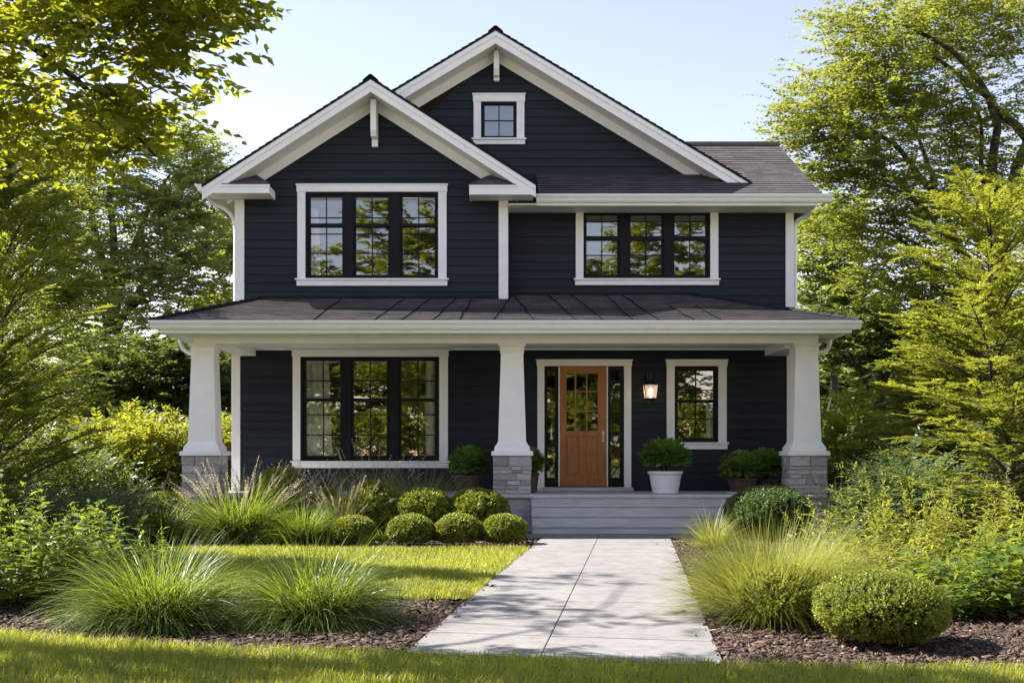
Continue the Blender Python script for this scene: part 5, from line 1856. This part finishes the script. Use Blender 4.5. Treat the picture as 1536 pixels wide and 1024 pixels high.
# 1. big tree overhanging from the left: its leafy branches fill the top left corner, its trunk stands outside the picture
tx, ty = -5.7, 8.1
q_ = 0.82
sc_ = lambda p: (p[0] * q_, p[1] * q_, EYE + (p[2] - EYE) * q_, *[v * q_ for v in p[3:6]], *p[6:])
LB = lambda pts, ra, rb: ([sc_(p) for p in pts], ra, rb)
tree('broadleaf_tree', 'large broad-leaved tree whose low branches hang into the top left corner', (tx, ty, 0.0), [
    ([(tx, ty, -0.1), (tx + .05, ty, 1.4), (tx + .2, ty - .05, 2.8), (tx + .3, ty, 4.4), (tx + .2, ty + .1, 6.2)], 0.22, 0.09),
    LB([(-6.7, 9.6, 3.3), (-5.6, 9.4, 4.2), (-4.4, 9.2, 4.9), (-3.2, 8.9, 5.05), (-2.6, 8.7, 4.85), (-2.15, 8.6, 4.5)], 0.055, 0.008),
    LB([(-6.65, 9.6, 3.8), (-5.4, 9.0, 5.0), (-4.0, 8.6, 5.5), (-2.8, 8.5, 5.5)], 0.045, 0.01),
    LB([(-4.4, 9.2, 4.9), (-3.7, 9.3, 4.4), (-3.1, 9.4, 3.9), (-2.75, 9.4, 3.55)], 0.034, 0.007),
    ([(tx + .2, ty, 2.8), (-5.2, 8.9, 3.7), (-4.8, 10.0, 4.3), (-4.4, 11.0, 4.3)], 0.035, 0.010),
    ([(tx + .3, ty, 4.0), (-5.2, 9.6, 5.2), (-5.0, 11.3, 5.8), (-4.8, 13.3, 6.0)], 0.024, 0.006)],
    [sc_(v) for v in [(-3.35, 9.1, 4.35, 1.15, 1.0, .62, 92), (-2.65, 8.8, 4.66, .62, .6, .48, 56), (-2.2, 8.6, 4.45, .26, .3, .24, 14),
     (-4.2, 9.4, 3.85, .8, .9, .45, 54), (-3.05, 9.3, 3.72, .45, .5, .30, 28), (-3.4, 8.8, 5.5, 1.6, 1.0, .6, 24)]]
    + [(-4.7, 10.6, 4.5, .9, 1.2, .6, 15), (-5.1, 11.6, 5.8, 1.1, 1.6, .7, 20), (-4.9, 13.4, 6.0, .9, 1.2, .6, 14)],
    'leaf_near', (.33, 5, .078, .040), 201, gap=.36, leaf_fold=0.10, kfr=5, flat=(1.0, 1.9), phi=.85, jit=.55, r_twig=.009, spread=1.7)

# 2. tall tree left of the house
tree('tall_tree', 'tall hazy green tree with dark forked trunk standing left of the house', (*at(165, 740, 31)[:2], 0.0), [
    limb(31, [(168, 722), (166, 600), (168, 500), (172, 440)], 0.30, 0.22),
    limb(31, [(172, 450), (150, 380), (133, 300), (135, 240)], 0.15, 0.03),
    limb(31, [(172, 450), (170, 360), (164, 290), (185, 215)], 0.16, 0.03),
    limb(31, [(172, 450), (195, 390), (220, 320), (262, 255)], 0.14, 0.02, .6),
    limb(31, [(168, 505), (205, 440), (250, 395), (310, 370)], 0.12, 0.02, -.6),
    limb(31, [(168, 480), (120, 420), (80, 360), (40, 330)], 0.11, 0.02, .4),
    limb(31, [(190, 470), (240, 425), (290, 410)], 0.07, 0.015, .8),
    limb(31, [(150, 385), (110, 330), (90, 270)], 0.06, 0.015, .8),
    limb(31, [(168, 560), (215, 520), (270, 500)], 0.06, 0.015, -1)],
    [bl(215, 205, 31, 1.1, 1.4, .7, 50), bl(290, 250, 31, .8, 1.2, .75, 45), bl(165, 250, 31, 1.7, 1.6, 1.35, 110), bl(245, 270, 31, 1.3, 1.4, 1.4, 80), bl(95, 300, 31, 1.5, 1.5, 1.3, 80), bl(190, 350, 31, 2.2, 2.0, 1.2, 110),
     bl(272, 370, 30.6, 1.1, 1.5, 1.5, 85), bl(70, 400, 31, 1.9, 1.6, 1.2, 80), bl(245, 450, 30.5, 1.5, 1.6, .9, 75), bl(190, 430, 31, 1.3, 1.5, .7, 40), bl(120, 480, 31, 1.7, 1.6, .9, 60), bl(265, 530, 30, 1.4, 1.4, .9, 60)],
    'leaf_tall', (.85, 10, .115, .055), 202, gap=.38, kfr=5)
# darker trees low behind the bright shrubs, left
tree('dark_tree', 'low dark green tree behind the bright shrubs left of the porch', (*at(235, 740, 27)[:2], 0.0), [
    limb(27, [(235, 715), (232, 640), (228, 590), (215, 540)], 0.16, 0.04), limb(27, [(232, 620), (270, 580), (300, 555)], 0.07, 0.02), limb(27, [(232, 630), (190, 590), (165, 570)], 0.07, 0.02)],
    [bl(215, 560, 27, 1.3, 1.3, .9, 80), bl(285, 565, 27, 1.1, 1.2, .95, 75), bl(160, 590, 27, 1.2, 1.2, .9, 65), bl(250, 630, 27, 1.5, 1.2, .6, 60), bl(330, 610, 27.5, .9, 1.2, .9, 55), bl(325, 680, 28, .9, 1, .5, 30)],
    'leaf_dark', (.7, 10, .12, .055), 203, gap=.1)
tree('slender_tree', 'sunny yellow-green tree behind the upper left corner of the house', (*at(352, 740, 36)[:2], 0.0), [
    limb(36, [(352, 715), (350, 560), (352, 450), (345, 360)], 0.16, 0.03), limb(36, [(351, 470), (325, 400), (318, 370)], 0.05, 0.02)],
    [bl(345, 400, 36, 1.1, 1.3, 1.3, 60), bl(328, 345, 36, .7, 1, .6, 26), bl(350, 470, 36, 1.2, 1.3, .9, 50), bl(335, 520, 36, 1.4, 1.3, .8, 40)],
    'leaf_bright', (.75, 9, .15, .08), 204, gap=.2)

# 3. feathery tree at the left edge
boughtree('feathery_tree', 'feathery golden green tree with pointed sprays at the left picture edge', -5.75, 13.3, 4.9, 92, 1.65, .6, (18, 48), 'leaf_feather', .066, .023, 205, lean=(.15, 0), frL=.50, m=12, per=11)
boughtree('feathery_tree', 'shorter feathery tree in front of the taller one at the left picture edge', -5.35, 12.2, 2.5, 34, 1.15, .45, (12, 45), 'leaf_feather', .060, .021, 215, frL=.44, m=11, per=10, trunk_r=.06)
tree('feathery_tree', 'taller golden tree behind the feathery one at the left picture edge', (*at(-20, 740, 19)[:2], 0.0), [
    limb(19, [(-20, 740), (-15, 600), (0, 450), (10, 330), (20, 240)], 0.15, 0.03), limb(19, [(0, 460), (40, 400), (90, 340)], 0.05, 0.01), limb(19, [(5, 400), (40, 330), (70, 270)], 0.05, 0.01)],
    [bl(30, 300, 19, .9, 1, .8, 70), bl(75, 330, 19, .6, .8, .6, 45), bl(20, 420, 19, 1.1, 1, .8, 80), bl(85, 450, 19, .6, .8, .6, 45), bl(20, 560, 19, 1.2, 1, .8, 70), bl(-40, 350, 19, 1.0, 1, 1.2, 50)],
    'leaf_gold', (.6, 10, .085, .036), 206, gap=.2, kfr=5, spread=1.2)

# 4. tall tree right of the house, several stems
tree('tall_tree', 'tall sunlit multi-stemmed tree filling the upper right corner', (*at(1500, 740, 26)[:2], 0.0), [
    limb(26, [(1500, 740), (1502, 560), (1505, 420), (1500, 315)], 0.30, 0.17),
    limb(26, [(1502, 330), (1488, 250), (1496, 190), (1470, 120), (1400, 60), (1330, 30)], 0.13, 0.02, -1),
    limb(26, [(1502, 320), (1525, 250), (1560, 150), (1570, 40)], 0.15, 0.04, 1),
    limb(26, [(1560, 230), (1500, 165), (1440, 110), (1370, 70)], 0.12, 0.02, -.5),
    limb(26, [(1504, 400), (1455, 340), (1400, 285), (1345, 225), (1300, 195), (1235, 180)], 0.14, 0.015, -1),
    limb(26, [(1504, 440), (1440, 375), (1400, 330), (1340, 268), (1280, 250)], 0.11, 0.015, .8),
    limb(26, [(1480, 330), (1475, 240), (1468, 180), (1440, 120)], 0.08, 0.02, .5),
    limb(26, [(1440, 378), (1410, 310), (1360, 290), (1310, 272)], 0.07, 0.015, -.5),
    limb(26, [(1504, 500), (1440, 430), (1390, 395), (1330, 350), (1265, 345)], 0.10, 0.015, .3),
    limb(26, [(1430, 425), (1370, 360), (1320, 340)], 0.06, 0.012, -.8),
    limb(26, [(1400, 285), (1385, 220), (1350, 160), (1310, 130)], 0.06, 0.012, .8)],
    [bl(1330, 60, 25.6, 1.15, 1.5, .85, 95), bl(1420, 40, 26, 1.5, 1.6, .9, 110), bl(1520, 60, 26, 1.5, 1.8, 1.3, 100), bl(1265, 140, 25.6, 1.15, 1.4, .62, 85), bl(1350, 150, 26, 1.2, 1.6, .75, 85),
     bl(1215, 190, 25.4, .7, 1.1, .42, 45), bl(1290, 215, 25.5, 1.3, 1.5, .55, 85), bl(1420, 180, 26, 1.4, 1.6, .9, 90), bl(1510, 220, 26, 1.3, 1.7, 1.1, 75), bl(1250, 265, 26, 1.0, 1.4, .45, 55), bl(1345, 290, 26, 1.4, 1.6, .6, 85),
     bl(1290, 350, 26, 1.2, 1.5, .55, 75), bl(1400, 350, 26, 1.2, 1.6, .6, 60), bl(1350, 420, 26.3, 1.3, 1.6, .6, 70), bl(1470, 300, 26.5, 1.2, 1.5, .8, 55), bl(1260, 40, 26, .35, .6, .3, 10)],
    'leaf_gold', (.85, 10, .105, .045), 207, gap=.5, kfr=4)
tree('tall_tree', 'paler tree beyond the right corner of the house', (*at(1245, 740, 34)[:2], 0.0), [
    limb(34, [(1245, 715), (1250, 560), (1255, 470), (1240, 400)], 0.18, 0.05), limb(34, [(1252, 500), (1300, 440), (1330, 420)], 0.08, 0.02), limb(34, [(1250, 480), (1215, 420), (1205, 380)], 0.07, 0.02)],
    [bl(1235, 390, 34, 1.3, 1.5, 1.1, 70), bl(1300, 430, 34, 1.4, 1.5, 1.0, 70), bl(1225, 470, 34, 1.3, 1.5, 1.0, 65), bl(1300, 500, 34, 1.5, 1.5, .9, 60), bl(1235, 330, 34, .9, 1.3, .7, 30)],
    'leaf_tall', (.75, 10, .14, .07), 208, gap=.28)
# layered tree at the right edge, nearer
qx, qy = at(1487, 740, 16)[:2]
boughtree('layered_tree', 'layered golden green tree with flat sprays at the right picture edge', qx, qy, 4.5, 88, 1.5, 1.0, (4, 34), 'leaf_feather', .072, .027, 209, frL=.56, m=12, per=10)
boughtree('layered_tree', 'lower layered golden green tree left of the one at the right picture edge', X_(1415, 17.2), 17.2, 3.1, 60, 1.3, .8, (4, 30), 'leaf_feather', .074, .028, 219, frL=.54, m=12, per=10)
boughtree('layered_tree', 'farther layered golden green tree cut by the right picture edge', X_(1570, 18.0), 18.0, 5.3, 80, 1.7, 1.0, (4, 34), 'leaf_feather', .078, .029, 229, frL=.58, m=12, per=10)
boughtree('layered_shrub', 'layered golden shrub at the right edge above the perennials', X_(1515, 12.6), 12.6, 1.72, 40, 1.15, .5, (5, 30), 'leaf_feather', .066, .025, 119, GR, frL=.46, m=11, per=9, trunk_r=.05, cat='shrub')
tree('dark_tree', 'dark crooked tree in the shade behind the bright shrub right of the porch', (*at(1320, 740, 27)[:2], 0.0), [
    limb(27, [(1310, 715), (1318, 620), (1322, 560), (1300, 535)], 0.17, 0.05), limb(27, [(1322, 575), (1345, 545), (1385, 565)], 0.09, 0.02), limb(27, [(1318, 610), (1290, 560), (1275, 530)], 0.08, 0.02)],
    [bl(1300, 510, 27.3, 1.4, 1.2, .7, 70), bl(1370, 530, 27.3, 1.3, 1.2, .9, 75), bl(1400, 610, 27, 1.2, 1.2, 1.0, 75), bl(1430, 450, 27.5, 1.3, 1.2, 1.0, 60), bl(1340, 650, 28, 1.8, 1.2, .8, 60)],
    'leaf_dark', (.7, 10, .12, .055), 210, gap=.12)

# 5. woods far behind, and the trees across the street that the windows mirror: one tree, copied
def woodtree(seed, mat_, lab, X, Y, H, Wc, grp):
    n_ = lambda k_: int(k_)
    return tree('woodland_tree', lab, (X, Y, 0.0), [
        ([(X, Y, -.1), (X + .1, Y, H * .25), (X - .1, Y, H * .5), (X, Y, H * .85)], H * .022, .04),
        ([(X, Y, H * .28), (X + Wc * .4, Y, H * .42), (X + Wc * .7, Y, H * .5)], H * .01, .02),
        ([(X, Y, H * .33), (X - Wc * .4, Y, H * .46), (X - Wc * .7, Y, H * .52)], H * .01, .02),
        ([(X, Y, H * .4), (X, Y - Wc * .4, H * .52), (X + .2, Y - Wc * .7, H * .58)], H * .01, .02),
        ([(X, Y, H * .4), (X, Y + Wc * .4, H * .52), (X - .2, Y + Wc * .7, H * .58)], H * .01, .02)],
        [(X, Y, H * .78, Wc * .6, Wc * .6, H * .20, n_(85)), (X + Wc * .4, Y - .3, H * .52, Wc * .6, Wc * .6, H * .20, n_(85)), (X - Wc * .45, Y - .2, H * .55, Wc * .6, Wc * .6, H * .18, n_(85)), (X, Y - Wc * .4, H * .5, Wc * .6, Wc * .55, H * .2, n_(75)), (X, Y + Wc * .3, H * .36, Wc * .9, Wc * .7, H * .14, n_(75)), (X, Y - Wc * .2, H * .2, Wc * .8, Wc * .7, H * .1, n_(60))],
        mat_, (1.05, 9, .24, .13), seed, grp, gap=.2, r_twig=.02)
WG = 'woodland trees behind the house'
far = woodtree(221, 'leaf_tall', 'woodland tree far behind the left shrubs, nearest the house', -9.5, 46.0, 8.0, 3.0, WG)
def put(src, lab, X, Y, s, rz, grp):
    o = copy_tree(src)
    o.location = (X, Y, gz(Y))
    o.rotation_euler = (0, 0, rz)
    o.scale = (s, s, s * random.uniform(.92, 1.08))
    o['label'] = lab
    o['group'] = grp
    return o
for X, Y, s, lab in ((-14.5, 43, .80, 'woodland tree far behind the tall hazy tree on the left'), (-19.5, 45, .95, 'woodland tree at the far left behind the golden tree'),
                     (-6.8, 50, .62, 'small woodland tree showing beside the left porch column'),
                     (12.5, 45, .85, 'woodland tree behind the right porch corner'), (17.0, 43, .95, 'woodland tree behind the layered tree on the right'), (21.5, 46, 1.05, 'woodland tree at the far right behind the multi-stemmed tree'),
                     (9.2, 52, .62, 'small woodland tree showing just right of the porch')):
    put(far, lab, X, Y, s, random.uniform(0, 6), WG)
HG = 'hedge shrubs across the street'  # trimmed high
h0 = fanshrub('hedge_shrub', 'dense hedge shrub across the street mirrored in the middle window', 0.0, -15.0, [(0, 0, 1.1, 1.9, .9, 1.3), (1.5, .1, 1.0, 1.3, .9, 1.1), (-1.5, 0, .9, 1.3, .9, 1.1)], 900, .6, 'leaf_bright', 9, .16, .07, 140, HG, rise=(.3, 1.4))
h0.scale = (1, 1, 1.7)
for i, (X, lab) in enumerate(((-4.2, 'dense hedge shrub across the street mirrored in the left window'), (4.3, 'dense hedge shrub across the street mirrored in the door glass'), (8.4, 'dense hedge shrub across the street mirrored in the single porch window'), (-8.3, 'dense hedge shrub across the street mirrored at the left curtain'))):
    o = copy_tree(h0)
    o.location = (X, -15 + .4 * math.sin(i * 2.1), gz(-15) - .05)
    o.rotation_euler = (0, 0, .25 * math.sin(i * 3.3))
    o.scale = (1, 1, 1.65 + .25 * math.sin(i * 1.7))
    o['label'] = lab
SG = 'trees across the street mirrored in the windows'
tree('street_tree', 'small open tree standing left outside the picture that shades the front lawn', (-8.4, 8.2, 0.0), [
    ([(-8.4, 8.2, -.1), (-8.38, 8.2, 2.2), (-8.4, 8.25, 4.2), (-8.4, 8.2, 6.6)], 0.13, 0.03),
    ([(-8.4, 8.2, 2.6), (-7.6, 7.9, 4.0), (-7.0, 7.7, 5.0)], 0.05, 0.01), ([(-8.4, 8.2, 3.0), (-9.2, 8.6, 4.4), (-9.6, 8.8, 5.4)], 0.05, 0.01)],
    [(-8.4, 8.2, 5.6, 1.5, 1.1, 1.2, 42), (-7.1, 7.8, 4.9, .9, .9, .7, 24), (-9.5, 8.6, 4.9, .9, .9, .8, 20)],
    'leaf_near', (.40, 4, .11, .055), 231, gap=.4, kfr=5, flat=(1.0, 1.9), phi=.85, jit=.55, spread=1.7)
near = woodtree(222, 'leaf_bright', 'broad tree across the street mirrored in the middle of the windows', 1.0, -17.0, 14.0, 4.2, SG)
for X, Y, s, lab in ((-5.0, -18.5, 1.08, 'tree across the street mirrored in the left windows'), (8.0, -17.5, .98, 'tree across the street mirrored in the upper right window'), (4.4, -18.5, .86, 'narrower tree across the street mirrored in the first pane of the upper right window'),
                     (-10.0, -18, .92, 'lower tree across the street mirrored at the left window edge'),
                     (-2.0, -24, .85, 'second row tree across the street mirrored between the left trees')):
    put(near, lab, X, Y, s, random.uniform(0, 6), SG)
